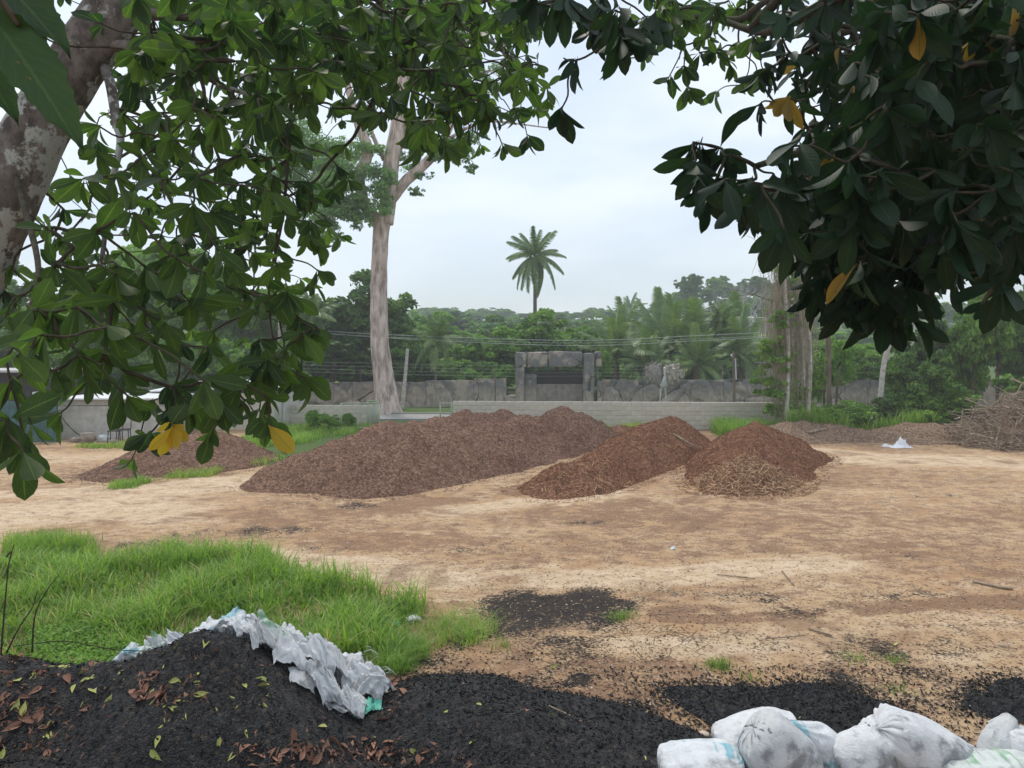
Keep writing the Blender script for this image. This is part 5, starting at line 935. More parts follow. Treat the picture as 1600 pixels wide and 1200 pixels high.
mbc = crown_mesh([(*px(1205, 600, YV - .4), .75, .5, 1.0), (*px(1225, 560, YV - .5), .5, .4, .9), (*px(1270, 590, YV + .3), .5, .5, 1.0), (*px(1215, 640, YV - .3), .7, .4, .4), (*px(1255, 620, YV - .3), .3, .3, .8), (*px(1200, 560, YV - .6), .5, .4, .8), (*px(1222, 510, YV - .8), .4, .3, .8)], 8500, .12, 5); mbc.build('climbing_leaves', M_crown[2], vt, kind='stuff')
mbc = crown_mesh([(*px(1232, 470, YV - .2), .7, .6, 1.7), (*px(1225, 420, YV - .2), .5, .5, .9)], 1500, .1, 6); mbc.build('sparse_leaves', M_crown[1], vt, kind='stuff')
def trunk_obj(P, r, label, mat=M_barkD, name='dead_tree', cat='dead tree'): m = MB(); rough_tube(m, P, r, 10, .08, 6, 8); m.build(name, mat, label=label, cat=cat)
trunk_obj([px(1296, 660, 30), px(1295, 590, 30), px(1294, 518, 30)], [.11, .1, .09], 'straight brown dead trunk just right of the vine covered trunks')
trunk_obj([px(1376, 655, 29), px(1377, 610, 29), px(1383, 560, 29), px(1397, 518, 29), px(1405, 490, 29)], [.11, .1, .08], 'pale leaning trunk in the bushes at right', M_barkW)
trunk_obj([px(1306, 655, 30), px(1308, 610, 30), px(1313, 572, 30)], [.06, .05, .03], 'short broken stub beside the straight brown dead trunk')
RB = [(1285, 525, 33, 110, 2, V_bush, 'light green bush behind the straight dead trunk'), (1320, 530, 44, 130, 2, V_round, 'yellow-green tree beyond the rock wall right of the vines'), (1370, 545, 43, 110, 1, V_round, 'green tree beyond the rock wall behind the leaning trunk'), (1450, 470, 31, 130, 0, V_round, 'tall dark green tree above the dirt berm'), (1425, 545, 29.5, 120, 0, V_bush, 'dark bush at the foot of the leaning trunk'), (1520, 440, 30, 120, 1, V_round, 'vine covered green tree left of the brush pile'),
      (1590, 400, 38, 170, 1, V_round, 'large green tree behind the brush pile'), (1480, 590, 28.5, 110, 1, V_bush, 'green bush right of the dark bush on the berm'), (1330, 625, 28.8, 110, 1, V_bush, 'low leafy bush on the berm under the dead trunk'), (1395, 610, 28.6, 80, 0, V_bush, 'low dark weeds right of the leaning trunk'), (1275, 625, 28.9, 80, 2, V_bush, 'low bright bush at the foot of the vine covered trunks'), (1440, 625, 28.2, 100, 1, V_bush, 'low green bush with yellow dots behind the white plastic'), (1700, 420, 32, 240, 0, V_round, 'dark tree beyond the right edge'), (1560, 470, 34, 120, 2, V_round, 'lighter green tree right of the vine covered tree'),
      (1500, 560, 33, 90, 2, V_bush, 'yellowish shrub above the brush pile'), (1650, 560, 30, 150, 1, V_bush, 'green bush behind the right end of the brush pile')]
for (x, yt, Y, wpx, vi, vv, lab) in RB: place(vv[vi], x, yt, Y, wpx, lab, 'bush' if vv is V_bush else 'tree', 'bush' if vv is V_bush else 'tree')
for (x, yt, Y, wpx, lab) in [(490, 640, 29.3, 34, 'small rounded green shrub in front of the left block wall'), (515, 645, 29.2, 46, 'light green weedy shrub behind the green pipe gate'), (545, 645, 29.6, 30, 'small shrub right of the weedy one behind the pipe gate')]: place(V_bush[2], x, yt, Y, wpx, lab, 'shrub', 'shrub')
# brush pile
bp = empty('brush_pile', (0, 0, 0), label='big tangled pile of dry grey-brown branches at the right edge', cat='brush pile'); m = MB(); g = np.random.default_rng(14); C0 = np.array([17.6, 25.2, 0])
mh, pth = pile_fn([(16.3, 25.2, .9), (17.5, 25.3, 1.75), (19.5, 25.4, 1.9)], .85, .15, 44); 
xs = np.arange(14.2, 22, .2); ys = np.arange(22.5, 28, .2); A, B = np.meshgrid(xs, ys); z = mh(A.ravel(), B.ravel()) - .25; mm = MB(); Fq = grid_faces(len(xs), len(ys)); Fq = Fq[(z > -.1)[Fq].any(1)]; mm.add(np.stack([A.ravel(), B.ravel(), np.maximum(z, -.15)], -1), Fq); mm.build('core', M_mulchY, bp)
for k in range(1500):
    x, y = g.uniform(14.6, 21), g.uniform(22.8, 27); h = float(mh(x, y))
    if h < 0: continue
    c = np.array([x, y, h + g.uniform(-.25, .12)]); d = g.normal(size=3); d[2] *= .45; d = nrm(d); ln = g.uniform(.25, 1.1); m.tube(spline([c - d * ln, c + g.normal(0, .08, 3), c + d * ln * .8 + [0, 0, -.15 * ln]], 3), np.linspace(g.uniform(.01, .028), .005, 7), 4, .5, False)
m.build('branches', M_stick, bp, kind='stuff')
# ------------------------------------------------------------------ grass
def blades(x, y, z, h, w_, seg=4, bend=(0.2, 0.9), tint=None):
    n = len(x); az = rng.uniform(0, 2 * np.pi, n); bd = rng.uniform(*bend, n); s = np.linspace(0, 1, seg + 1)[None]; h = h[:, None]
    out = h * bd[:, None] * s**2; zz = h * (s - 0.35 * bd[:, None]**1.3 * s**2.5); wd = w_[:, None] * (1 - s**1.6 * 0.93) / 2; dx, dy = np.cos(az)[:, None], np.sin(az)[:, None]
    cx, cy, cz = x[:, None] + dx * out, y[:, None] + dy * out, z[:, None] + zz; V = np.stack([np.stack([cx - dy * wd, cy + dx * wd, cz], -1), np.stack([cx + dy * wd, cy - dx * wd, cz], -1)], 2).reshape(n, -1, 3)
    m_ = (seg + 1) * 2; f = np.array([(2 * i, 2 * i + 1, 2 * i + 3, 2 * i + 2) for i in range(seg)]); Fq = (f[None] + (np.arange(n) * m_)[:, None, None]).reshape(-1, 4); t = np.clip(rng.normal(.45, .17, n) if tint is None else tint, 0, .9); t = np.where(rng.random(n) < .06, 1.0, t)
    mb = MB(); mb.add(V.reshape(-1, 3), Fq, None, np.repeat(t, m_)); return mb
def inpoly(x, y, P):
    r = np.zeros(len(x), bool); n = len(P)
    for i in range(n):
        x0, y0 = P[i]; x1, y1 = P[(i + 1) % n]; c = ((y0 > y) != (y1 > y)); xx = x0 + (y - y0) * (x1 - x0) / (y1 - y0 + 1e-12); r ^= c & (x < xx)
    return r
def grass(polypx, n, h0, h1, w0, w1, name='grass', clump=0.9, bend=(0.2, 0.9), use=None, edge=0.0, tmean=.45):
    P = np.array([G(*p) for p in polypx]); mn, mxx = P.min(0), P.max(0); x = rng.uniform(mn[0], mxx[0], n * 4); y = rng.uniform(mn[1], mxx[1], n * 4)
    xw = x + .45 * fbm(x * 1.3, y * 1.3, 0, 4, 5) + rng.normal(0, .07, len(x)); yw = y + .7 * fbm(x * 1.3, y * 1.3, 7, 4, 5) + rng.normal(0, .10, len(x)); k = inpoly(xw, yw, P); x, y = x[k], y[k]; c = fbm(x * 1.6, y * 1.6, 0, 3, 17); k = c > rng.uniform(-1.6 + edge, .4 + edge, len(x)) * clump; x, y, c = x[k][:n], y[k][:n], c[k][:n]
    h = (h0 + (h1 - h0) * np.clip(.5 + 1.6 * c, 0, 1)) * rng.uniform(.45, 1.25, len(x)); return blades(x, y, (use or surf)(x, y) - .01, h, rng.uniform(w0, w1, len(x)), 4, bend, rng.normal(tmean, .24, len(x)) + .5 * c).build(name, M_grass, smooth=True, kind='stuff')
grass([(-60, 905), (20, 885), (120, 878), (230, 872), (300, 862), (400, 862), (480, 890), (540, 912), (620, 930), (660, 960), (640, 1000), (580, 1030), (420, 1035), (200, 1035), (-60, 1035)], 17000, .16, .40, .012, .026, clump=1.1, bend=(.25, 1.1))
grass([(0, 868), (40, 845), (110, 842), (160, 850), (150, 868), (60, 885)], 3500, .14, .34, .008, .018)
grass([(620, 945), (700, 960), (790, 965), (770, 985), (700, 1010), (640, 1050), (560, 1050)], 1500, .08, .26, .005, .01, edge=.7, bend=(.5, 1.3))
grass([(600, 1010), (650, 1000), (680, 1025), (620, 1060), (570, 1060)], 1200, .1, .26, .005, .01, edge=.4, bend=(.5, 1.3))
for (x, y, n) in [(1122, 1042, 160), (965, 965, 90), (980, 962, 60), (785, 1010, 60), (1395, 1035, 60), (1335, 1032, 50), (1170, 1060, 30), (1400, 1080, 30)]:
    p = G(x, y); xx = p[0] + rng.normal(0, .07, n); yy = p[1] + rng.normal(0, .07, n); blades(xx, yy, surf(xx, yy), rng.uniform(.05, .14, n), rng.uniform(.004, .009, n), 4, (.4, 1.4)).build('grass_tuft', M_grass, kind='stuff')
grass([(370, 690), (440, 668), (600, 665), (600, 672), (470, 692), (400, 702)], 9000, .1, .35, .012, .03, tmean=.6)
grass([(395, 722), (440, 712), (430, 724), (400, 730)], 600, .08, .2, .01, .025); grass([(175, 758), (225, 748), (240, 752), (215, 765), (180, 765)], 900, .08, .2, .01, .02); grass([(255, 748), (300, 738), (345, 735), (330, 745), (270, 752)], 1400, .08, .22, .01, .02)
grass([(900, 684), (905, 671), (960, 670), (950, 686), (925, 690)], 2500, .12, .4, .015, .03, tmean=.55); grass([(975, 677), (985, 671), (1020, 671), (1010, 682), (985, 684)], 1600, .15, .45, .015, .03, tmean=.55); grass([(1110, 678), (1120, 671), (1230, 672), (1230, 682), (1150, 686)], 6000, .25, .65, .015, .03, tmean=.55); grass([(1050, 673), (1065, 671), (1070, 676)], 200, .1, .3, .015, .03)
grass([(1225, 678), (1240, 668), (1420, 672), (1480, 678), (1480, 686), (1230, 686)], 5000, .2, .8, .015, .04, use=surf2, tmean=.45)
grass([(110, 700), (130, 694), (215, 694), (210, 702)], 1200, .08, .25, .012, .03)
# light green creeping herb left of the torn sacks
pth_ = np.array([G(x, y) for x, y in [(40, 1000), (130, 985), (215, 1010), (225, 1050), (130, 1060), (50, 1050)]]); n = 9000; x = rng.uniform(pth_[:, 0].min(), pth_[:, 0].max(), n); y = rng.uniform(pth_[:, 1].min(), pth_[:, 1].max(), n); k = inpoly(x, y, pth_); x, y = x[k], y[k]; z = surf(x, y) + rng.uniform(0.0, .16, len(x)); D = nrm(rng.normal(size=(len(x), 3)) * [1, 1, .4]); N_ = nrm(rng.normal(0, .4, (len(x), 3)) + [0, -.2, 1])
mb = MB(); mb.inst(RH * [1.3, 1, 1], RHF, frames(D, N_, rng.uniform(.02, .045, len(x))), np.stack([x, y, z], -1), rng.uniform(.5, 1, len(x)) * .9); mb.build('creeping_herb', M_crown[2], kind='stuff')
# thin dark dead twigs standing at left
m = MB(); g = np.random.default_rng(3)
for (pts_) in [[(0, 1040), (8, 940), (14, 880), (22, 850)], [(50, 1020), (55, 960), (75, 920), (92, 898)], [(10, 1020), (30, 980), (50, 950), (58, 925)], [(10, 870), (18, 862), (14, 880), (8, 900)]]: m.tube(spline([px(a, b, 6.6) for a, b in pts_], 5), np.linspace(.009, .003, 16), 5)
m.tube(spline([px(20, 1010, 6.0), px(100, 1002, 6.0), px(180, 1015, 6.0), px(260, 1018, 5.9)], 6), .004, 5)
m.build('dead_stalks', M_twig, label='thin dark dead stalks standing in the grass at the left edge', cat='dead stalks')
# ------------------------------------------------------------------ crumpled torn sacks
def crumple(nm, cpx, w_, d_, h_, mat, label, seed, rz=0, n=56, fold=1.0, group=None, lift=0.0, Yf=None, tilt=0):
    p = hit([cpx[0]], [cpx[1]])[0] if Yf is None else px(*cpx, Yf)
    if Yf is not None: p[2] = float(surf(p[0], p[1]))
    g = np.random.default_rng(seed); u, v = np.meshgrid(np.linspace(-1, 1, n), np.linspace(-1, 1, n)); u, v = u.ravel(), v.ravel()
    e = 1 + .22 * fbm(u * 1.2, v * 1.2, seed, 3, seed); X = u * w_ / 2 * e; Y = v * d_ / 2 * (1 + .22 * fbm(u * 1.2, v * 1.2, seed + 3, 3, seed + 1)); rid = lambda a, b, c, s: 1 - 2 * np.abs(fbm(a, b, c, 2, s))
    dome = np.clip(1 - (u**2 + v**2) * .55, 0, 1)**.95; wu = u + .22 * fbm(u * 1.6, v * 1.6, seed, 2, seed); wv_ = v + .22 * fbm(u * 1.6, v * 1.6, seed + 9, 2, seed); cre = 0; sxx = 0; syy = 0
    for q in range(13):
        a = g.uniform(0, np.pi); fr = g.uniform(.8, 5.5); t = (math.cos(a) * wu + math.sin(a) * wv_) * fr + g.random() * 4; tri = np.abs((t % 1) - .5) * 2; msk = np.clip(.5 + 1.6 * vn(u * 1.3 + q, v * 1.3, q), 0, 1); am = .95 / fr * msk
        cre = cre + (tri - .5) * am; sxx = sxx + math.cos(a) * tri * am; syy = syy + math.sin(a) * tri * am
    Z = h_ * dome + fold * .06 * cre * (w_ / .42) * (.35 + .65 * dome); X = X + fold * .03 * sxx; Y = Y + fold * .03 * syy + .02 * fbm(u * 3, v * 3, seed, 2, seed + 7)
    ca, sa = math.cos(rz), math.sin(rz); gx_, gy_ = X * ca - Y * sa, X * sa + Y * ca; base = surf(gx_ + p[0], gy_ + p[1]); Zw = np.maximum(base, -.2) - p[2] + np.maximum(Z, .004) + lift
    mb = MB(); mb.add(np.stack([gx_, gy_, Zw], -1), grid_faces(n, n)); return mb.build(nm, mat, loc=p, smooth=True, label=label, cat='torn sack', group=group)
cr = [((345, 975), 0.3, 0.3, 0.336, 0, 'small white crumple at the very top left of the sack heap', 2.0, 6.85), ((392, 1005), 0.32, 0.28, 0.336, 0, 'white crumple just right of the charcoal peak', 0.7, 6.75), ((400, 1030), 0.28, 0.26, 0.336, 4, 'grey crumple against the right shoulder of the charcoal peak', 1.1, 6.6), ((440, 1000), 0.3, 0.3, 0.286, 0, 'white crumple in the centre of the sack heap', 2.6, 6.85), ((470, 1010), 0.3, 0.3, 0.286, 0, 'bright white crumple below the knotted bundle', 1.9, 6.75), ((552, 1035), 0.3, 0.28, 0.353, 4, 'pointed grey sack corner standing up at the right of the heap', 0.2, 6.8), ((587, 1040), 0.26, 0.24, 0.24, 0, 'small white crumple at the far right end of the heap', 1.3, 6.85), ((330, 985), 0.5, 0.45, 0.336, 0, 'crumpled white torn sack at the left top of the heap, resting on the charcoal', 0.3, 6.8), ((372, 990), 0.5, 0.45, 0.336, 4, 'crumpled grey-white torn sack near the left top of the sack heap', 1.0, 6.85), ((410, 985), 0.4, 0.4, 0.336, 1, 'crumpled torn sack with blue tint in the middle top of the heap', 1.8, 6.9), ((455, 985), 0.45, 0.42, 0.37, 0, 'knotted bundle of shredded white sack at the top of the heap', 0.6, 6.95), ((507, 990), 0.4, 0.45, 0.319, 4, 'pale rounded torn sack at the upper right of the heap', 2.2, 6.9), ((365, 1022), 0.42, 0.4, 0.336, 1, 'torn sack with teal streaks low on the left of the heap', 0.2, 6.55), ((435, 1025), 0.5, 0.36, 0.26, 2, 'torn sack with green leaf print in the middle of the heap', 2.7, 6.6), ((502, 1030), 0.4, 0.4, 0.3, 0, 'white shredded sack right of the green printed one', 1.4, 6.6), ((527, 1048), 0.42, 0.4, 0.319, 4, 'grey stiff crumpled sack standing up on the lower right of the heap', 0.5, 6.75), ((570, 1055), 0.42, 0.42, 0.3, 0, 'white frayed sack at the right end of the heap', 1.9, 6.8), ((450, 1052), 0.28, 0.3, 0.2, 2, 'small folded green and white sack scrap under the grey stiff sack', 0.9, 6.45), ((520, 1092), 0.4, 0.3, 0.08, 0, 'flat white sack scrap lying down the right side of the charcoal', 2.4, None), ((572, 1118), 0.28, 0.22, 0.06, 3, 'teal green plastic scrap at the bottom of the torn sacks', 0.3, None), ((470, 1070), 0.2, 0.2, 0.06, 4, 'small grey sack scrap on the charcoal slope', 0.4, None), ((210, 1003), 0.34, 0.3, 0.269, 1, 'leftmost crumpled white sack beside the light green herb', 0.3, 6.6), ((255, 1005), 0.36, 0.3, 0.269, 2, 'crumpled sack with green tint between the herb and the charcoal peak', 1.2, 6.6), ((232, 1020), 0.2, 0.16, 0.05, 3, 'small blue-green plastic scrap left of the charcoal peak', 0.8, None), ((282, 995), 0.3, 0.28, 0.269, 0, 'white sack bundle just left of the charcoal peak', 2.0, 6.6), ((610, 980), 0.2, 0.16, 0.05, 3, 'small teal scrap in the grass right of the sack heap', 0.3, None), ((645, 972), 0.18, 0.14, 0.05, 4, 'small grey scrap in the grass right of the teal one', 0.3, None), ((385, 1000), 0.3, 0.27, 0.2, 0, 'dirty white crumple in the front row of the torn sack heap, left end', 1, 6.35), ((420, 1000), 0.3, 0.27, 0.2, 4, 'dirty white crumple in the front row of the torn sack heap, second from the left', 2, 6.3), ((455, 1000), 0.3, 0.27, 0.2, 0, 'grey crumple in the front row of the torn sack heap, at its middle', 0.4, 6.25), ((517, 1000), 0.3, 0.27, 0.2, 0, 'white crumple at the heap front just above the flat scrap', 2.4, 6.25), ((557, 1000), 0.26, 0.234, 0.16, 4, 'small grey crumple at the heap front by the red leaves', 1.7, 6.3), ((465, 1000), 0.34, 0.30600000000000005, 0.286, 0, 'white crumple between the green print sack and the grass', 0.9, 6.75), ((542, 1000), 0.34, 0.30600000000000005, 0.302, 0, 'pale crumple at the back of the sack heap against the grass', 0.2, 7.0), ((582, 1000), 0.3, 0.27, 0.26, 4, 'grey crumple at the far right back of the sack heap', 2.9, 6.6)]
for i, (c, w_, d_, h_, mi, lab, rz, yf) in enumerate(cr): crumple('torn_sack', c, w_, d_, h_, M_sack[mi], lab, 60 + i * 7, rz, 74 if w_ > .25 else 34, 1.25 if w_ > .25 else .5, lift=.02, Yf=yf)
# frayed strips hanging off torn sacks
m = MB(); g = np.random.default_rng(8)
for k in range(40):
    c = [(575, 1075), (560, 1065), (580, 1085), (545, 1060), (575, 1060)][k % 5]; pp = hit([c[0] + g.normal(0, 16)], [c[1] + g.normal(0, 8)])[0] + [0, 0, .14 + g.uniform(-.08, .12)]; d = nrm(g.normal(size=3) * [1, .8, .35] + [0, -.2, -.2]); l = g.uniform(.06, .16); m.tube(spline([pp, pp + d * l * .5 + [0, 0, .015], pp + d * l + [0, 0, -.04]], 2), .0028, 3, .5, False)
m.build('frayed_strips', M_sack[0], kind='stuff')
# ------------------------------------------------------------------ filled sacks
def filled(cx, cy, Y, w_, h_, dp, tilt, mat, label, seed, neck=None, peak=0.0, n=(84, 72), name='filled_sack'):
    """pillow-like sack centred on the given point; length along its own x"""
    c = px(cx, cy, Y); u, v = np.meshgrid(np.linspace(-np.pi / 2, np.pi / 2, n[0]), np.linspace(0, 2 * np.pi, n[1])); ce = np.sign(np.cos(u)) * np.abs(np.cos(u))**.55; se = np.sign(np.sin(u)) * np.abs(np.sin(u))**.8
    X = se * w_ / 2; cv = np.sign(np.cos(v)) * np.abs(np.cos(v))**.85; sv = np.sign(np.sin(v)) * np.abs(np.sin(v))**.85; Yy = ce * cv * dp / 2; Z = ce * sv * h_ / 2
    X, Yy, Z, U, Vv = X.ravel(), Yy.ravel(), Z.ravel(), u.ravel(), v.ravel()
    q = fbm(X * 4 + seed, Yy * 4, Z * 4, 3, seed); s_ = 1 + .12 * q
    cvv, svv = np.cos(Vv), np.sin(Vv); endf = .35 + sst(.3, 1.2, np.abs(U)); fol = (.030 * (.5 - np.abs(fbm(cvv * 4, svv * 4, U * 1.1 + seed, 3, seed + 3))) + .012 * (.5 - np.abs(fbm(cvv * 11, svv * 11, U * 2.2 + seed, 2, seed + 6)))) * endf * 1.4; Z = Z * s_ + fol; Yy = Yy * s_ + fol * .5
    if peak: t = sst(.55, 1, U / (np.pi / 2)); X = X + t * peak; Z = Z * (1 - .75 * t) + t * peak * .3
    if neck is not None:
        t = np.clip((-U / (np.pi / 2) - .45) / .55, 0, 1); pin = 1 - .86 * np.exp(-((t - .62) / .16)**2) * (t > 0); fl = .0 + .26 * sst(.7, 1, t); rip = 1 + .13 * np.cos(Vv * 13 + 2 * np.sin(Vv * 3) + seed) * sst(.0, .5, t) ; rad = np.where(t > 0, pin, 1); Yy = Yy * rad * rip; Z = Z * rad * rip; over = t > .62
        k = (t - .62).clip(0, None); r2 = 1 + .1 * np.cos(Vv * 7 + seed); Yy = Yy * np.where(over, .75, 1) + over * np.cos(Vv) * k * neck * .6 * r2; Z = Z * np.where(over, .75, 1) + over * np.sin(Vv) * k * neck * .6 * r2 - over * k * .25; X = X - k * .12
    ca, sa = math.cos(tilt), math.sin(tilt); Xr = X * ca - Z * sa; Zr = X * sa + Z * ca
    mb = MB(); mb.add(np.stack([Xr, Yy, Zr], -1), grid_faces(*n)); o = mb.build(name, mat, loc=c, label=label, cat='sack'); return o
FS = [(1095, 1200, 5.0, .56, .26, .5, .05, 1, 'blue-striped white sack lying lowest at the left of the sack group', 3, None, 0), (1172, 1152, 5.25, .50, .26, .4, .32, 0, 'white sack with dark soot and a pinched peak, back left of the group', 5, None, .1), (1217, 1180, 4.95, .5, .44, .42, -.75, 4, 'plump grey-white sack standing in front of the peaked one', 8, None, 0), (1292, 1175, 5.1, .40, .28, .3, 2.35, 1, 'pointed blue and white sack corner between two plump sacks', 12, None, .12), (1352, 1188, 4.95, .36, .38, .36, .5, 0, 'pale sack with thin blue lines left of the tied sack', 15, None, 0),
      (1445, 1172, 5.0, .74, .36, .46, -.42, 0, 'large white sack with tied and gathered neck, tallest at the right', 18, .34, 0), (1566, 1180, 5.1, .36, .26, .3, 1.2, 4, 'small pointed grey sack near the right edge', 21, None, .1), (1545, 1208, 4.8, .62, .18, .4, 0.02, 2, 'green printed sack lying in the bottom right corner', 25, None, 0), (1612, 1172, 5.0, .24, .3, .3, 1.4, 0, 'white sack cut off by the right edge of the picture', 28, None, 0)]
for a in FS: filled(a[0], a[1], a[2], a[3], a[4], a[5], a[6], M_sack[a[7]], a[8], a[9], a[10], a[11])
m = MB(); P0 = px(1372, 1150, 4.93)
# support pallet of charcoal soil below the sacks
HSf, HSp = pile_fn([(1.2, 5.1, .22), (2.3, 5.0, .26), (3.6, 4.9, .3)], .6, .05, 55)
heap('charcoal_heap', HSf, HSp, M_char, .06, .6, 'charcoal bank on which the filled sacks lie at bottom right', 'charcoal heap', 3000, M_chipK, CB, CW)
# ------------------------------------------------------------------ fallen leaves
def fallen(pts_px, name, mat, label, group, L=(.08, .15)):
    H = hit(pts_px[:, 0], pts_px[:, 1]); mes = []
    for i, (wd, cu, fo) in enumerate([(.22, .25, .12), (.2, -.15, .16), (.25, .1, .05), (.18, .4, .1)]): v, f, u = leaf_template(6, wd, cu, fo); mb = MB(); mb.add(v - [0, .5, 0], f, None, rng.uniform(.2, .8), u); mes.append(mb.mesh(name, mat))
    Nn = normals(surf, H[:, 0], H[:, 1]); n = len(H); D = rng.normal(size=(n, 3)); N2 = nrm(Nn + rng.normal(0, .35, (n, 3))); Mx = frames(D - (D * N2).sum(1)[:, None] * N2, N2, rng.uniform(*L, n))
    for i in range(n):
        o = link(name, mes[i % 4], label=label, cat='leaf', group=group); p = H[i] + Nn[i] * .018; o.matrix_world = Matrix([[*map(float, Mx[i][r]), float(p[r])] for r in range(3)] + [[0, 0, 0, 1]])
def cl(c, s, n): return np.stack([rng.normal(c[0], s[0], n), rng.normal(c[1], s[1], n)], -1)
def clipb(P): return P[(P[:, 0] > -40) & (P[:, 0] < 1630) & (P[:, 1] > 985) & (P[:, 1] < 1215)]
fallen(clipb(np.vstack([cl((30, 1120), (55, 60), 60), cl((60, 1040), (60, 14), 26), cl((180, 1030), (40, 10), 16)])), 'fallen_leaf', M_dead, 'dry brown leaf lying on the charcoal at the far lower left', 'brown leaves at the left edge')
fallen(clipb(np.vstack([cl((255, 1085), (28, 14), 26)])), 'fallen_leaf', M_dead, 'dry brown leaf in the cluster below the charcoal peak', 'brown leaves below the peak')
fallen(clipb(np.vstack([cl((600, 1080), (24, 22), 44), cl((520, 1180), (70, 14), 55), cl((640, 1190), (40, 10), 14)])), 'fallen_leaf', M_dead, 'reddish brown leaf lying beside or below the teal plastic scrap', 'brown leaves near the teal scrap')
fallen(clipb(cl((880, 1100), (130, 60), 14)), 'fallen_leaf', M_dead, 'scattered brown leaf on the low charcoal mound or bare soil in the middle', 'brown leaves on the low mound', (.06, .1))
fallen(clipb(np.vstack([rng.uniform([0, 1005], [420, 1200], (46, 2)), cl((150, 1050), (60, 16), 16), cl((280, 1100), (35, 14), 8)])), 'fallen_leaf', M_yel, 'yellow-green leaf lying on the peaked charcoal heap', 'yellow leaves on the peaked heap', (.07, .13))
fallen(np.array([(863, 1120), (738, 1168), (745, 1105), (820, 1078), (784, 1082), (866, 1045), (1248, 1126), (1400, 1008), (1006, 1190), (648, 1178), (560, 1010), (590, 1160), (700, 1120), (500, 1140)]), 'fallen_leaf', M_yel, 'small yellow leaf dropped on the charcoal or sand in the middle', 'yellow leaves in the middle', (.06, .11))
P = clipb(np.vstack([cl((20, 1120), (60, 70), 420), cl((60, 1040), (80, 14), 100), cl((600, 1085), (26, 24), 170), cl((540, 1185), (80, 14), 260), cl((255, 1088), (30, 16), 60), rng.uniform([0, 1010], [640, 1200], (120, 2))])); H = hit(P[:, 0], P[:, 1]); v, f, u = leaf_template(4, .22, .25, .12); n = len(H); Nn = normals(surf, H[:, 0], H[:, 1]); D = rng.normal(size=(n, 3)); N2 = nrm(Nn + rng.normal(0, .4, (n, 3))); mb = MB(); mb.inst(v - [0, .5, 0], f, frames(D - (D * N2).sum(1)[:, None] * N2, N2, rng.uniform(.04, .11, n)), H + Nn * .012, rng.random(n), u); mb.build('leaf_litter', M_dead, kind='stuff')
# ------------------------------------------------------------------ small litter
def scrap(x, y, w_, d_, h_, label, seed, mat=M_plasticW, n=26):
    p = np.append(G(x, y), 0); p[2] = float(surf2(p[0], p[1])); g = np.random.default_rng(seed); u, v = np.meshgrid(np.linspace(-1, 1, n), np.linspace(-1, 1, n)); u, v = u.ravel(), v.ravel(); r = 1 + .3 * fbm(u * 2, v * 2, seed, 3, seed); Z = h_ * (1 - np.clip(u * u + v * v, 0, 1)) * (.25 + 2.2 * np.abs(fbm(u * 2.2, v * 2.2, seed, 4, seed + 1))) + .01; mb = MB(); mb.add(np.stack([u * w_ / 2 * r, v * d_ / 2 * r, Z], -1), grid_faces(n, n)); mb.build('plastic_scrap', mat, loc=p, label=label, cat='litter')
scrap(1408, 699, .7, .5, .2, 'crumpled white plastic sheet lying at the foot of the dirt berm', 3); scrap(1386, 698, .35, .2, .08, 'flat white plastic tail left of the crumpled sheet', 5); scrap(1320, 682, .12, .12, .1, 'small white scrap on the berm left of the crumpled sheet', 7)
scrap(1052, 858, .08, .08, .05, 'tiny white scrap on the bare ground in the middle of the yard', 9); scrap(1548, 686, .3, .12, .03, 'thin white scrap on the ground in front of the brush pile', 11)
def stick(P, r, label, z=None): m = MB(); Q = [np.append(G(*p[:2]), 0) for p in P]; Q = [np.array([q[0], q[1], float(surf2(q[0], q[1])) + .02 + (p[2] if len(p) > 2 else 0)]) for q, p in zip(Q, P)]; m.tube(spline(Q, 5), r, 6); m.build('stick', M_stick, label=label, cat='stick')
q1, q2 = px(1052, 678, 22.6), px(1092, 701, 21.9)
m = MB(); m.tube([q1, (q1 + q2) / 2, q2], [.03, .03, .025], 6); m.build('stick', M_stick, label='pale straight stick leaning on the far flank of the middle red windrow', cat='stick')
stick([(1520, 912), (1560, 922), (1582, 925)], .018, 'brown branch lying on the sand near the right edge'); stick([(1222, 895), (1240, 918)], .012, 'short stick lying on the sand right of the middle'); stick([(1262, 985), (1300, 998)], .012, 'brown twig on cracked mud right of centre'); stick([(1120, 900), (1180, 908)], .01, 'thin twig lying left of the short stick'); stick([(1258, 998), (1195, 1001)], .007, 'very thin twig on the cracked mud')
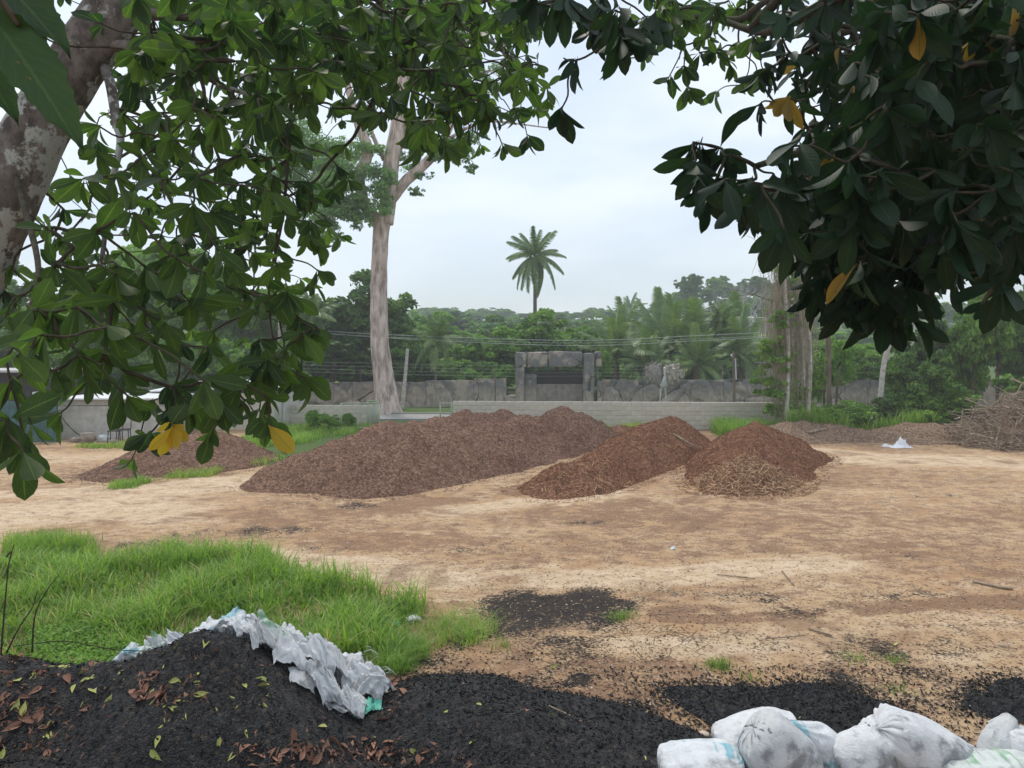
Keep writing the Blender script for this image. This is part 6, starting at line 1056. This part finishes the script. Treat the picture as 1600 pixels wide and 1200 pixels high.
stick([(1548, 1140), (1590, 1130)], .008, 'pale thin twig behind the small pointed sack'); stick([(858, 1145), (892, 1175)], .006, 'thin straight twig on the low charcoal mound'); stick([(1262, 690), (1290, 688)], .05, 'dark log at the foot of the berm behind the right windrow')
stick([(60, 1150), (140, 1105)], .005, 'thin pale twig on the charcoal at lower left'); stick([(1380, 690), (1440, 672)], .03, 'thin branch lying on the dirt berm'); stick([(1465, 682), (1500, 690)], .03, 'dry branch at the right end of the berm'); stick([(1310, 1105), (1306, 1132)], .005, 'small upright pale twig before the tied sack')
def rock(x, y, r, label, tint=.9): 
    p = np.append(G(x, y), 0); p[2] = float(surf(p[0], p[1])); n1, n2 = 9, 12; u, v = np.meshgrid(np.linspace(0, np.pi, n1), np.linspace(0, 2 * np.pi, n2)); P = np.stack([np.sin(u) * np.cos(v), np.sin(u) * np.sin(v), np.cos(u) * .7], -1).reshape(-1, 3); P *= r * (1 + .3 * fbm(P[:, 0] * 1.5, P[:, 1] * 1.5, P[:, 2] * 1.5 + x, 2, 4))[:, None]; mb = MB(); mb.add(P, grid_faces(n1, n2), None, tint); mb.build('stone', M_stone, loc=p + [0, 0, r * .3], label=label, cat='stone')
rock(1100, 1152, .05, 'pale rounded stone left of the filled sacks'); rock(1565, 1012, .035, 'small grey stone on the sand near the right edge', .5); rock(1075, 1132, .02, 'little stone on orange soil behind the pale one', .6); rock(1147, 1090, .02, 'small pale stone on the thin charcoal ridge', 1); rock(1078, 710, .11, 'dark round clod between the two right windrows', 0)
# ------------------------------------------------------------------ haze
hz = bpy.data.materials.new('haze'); hz.use_nodes = True; hn = hz.node_tree; hn.nodes.clear(); pv = hn.nodes.new('ShaderNodeVolumePrincipled'); pv.inputs['Color'].default_value = (0.9, 0.95, 1, 1); pv.inputs['Density'].default_value = 0.0015; ho = hn.nodes.new('ShaderNodeOutputMaterial'); hn.links.new(pv.outputs[0], ho.inputs['Volume'])
m = MB(); m.box((0, 125, 17.5), (620, 400, 41)); m.build('haze', hz, smooth=False, kind='stuff')
print('tris', sum(sum(len(p.vertices) - 2 for p in me.polygons) if len(me.polygons) < 1 else len(me.loops) - 2 * len(me.polygons) for me in bpy.data.meshes), 'objs', len(bpy.data.objects))
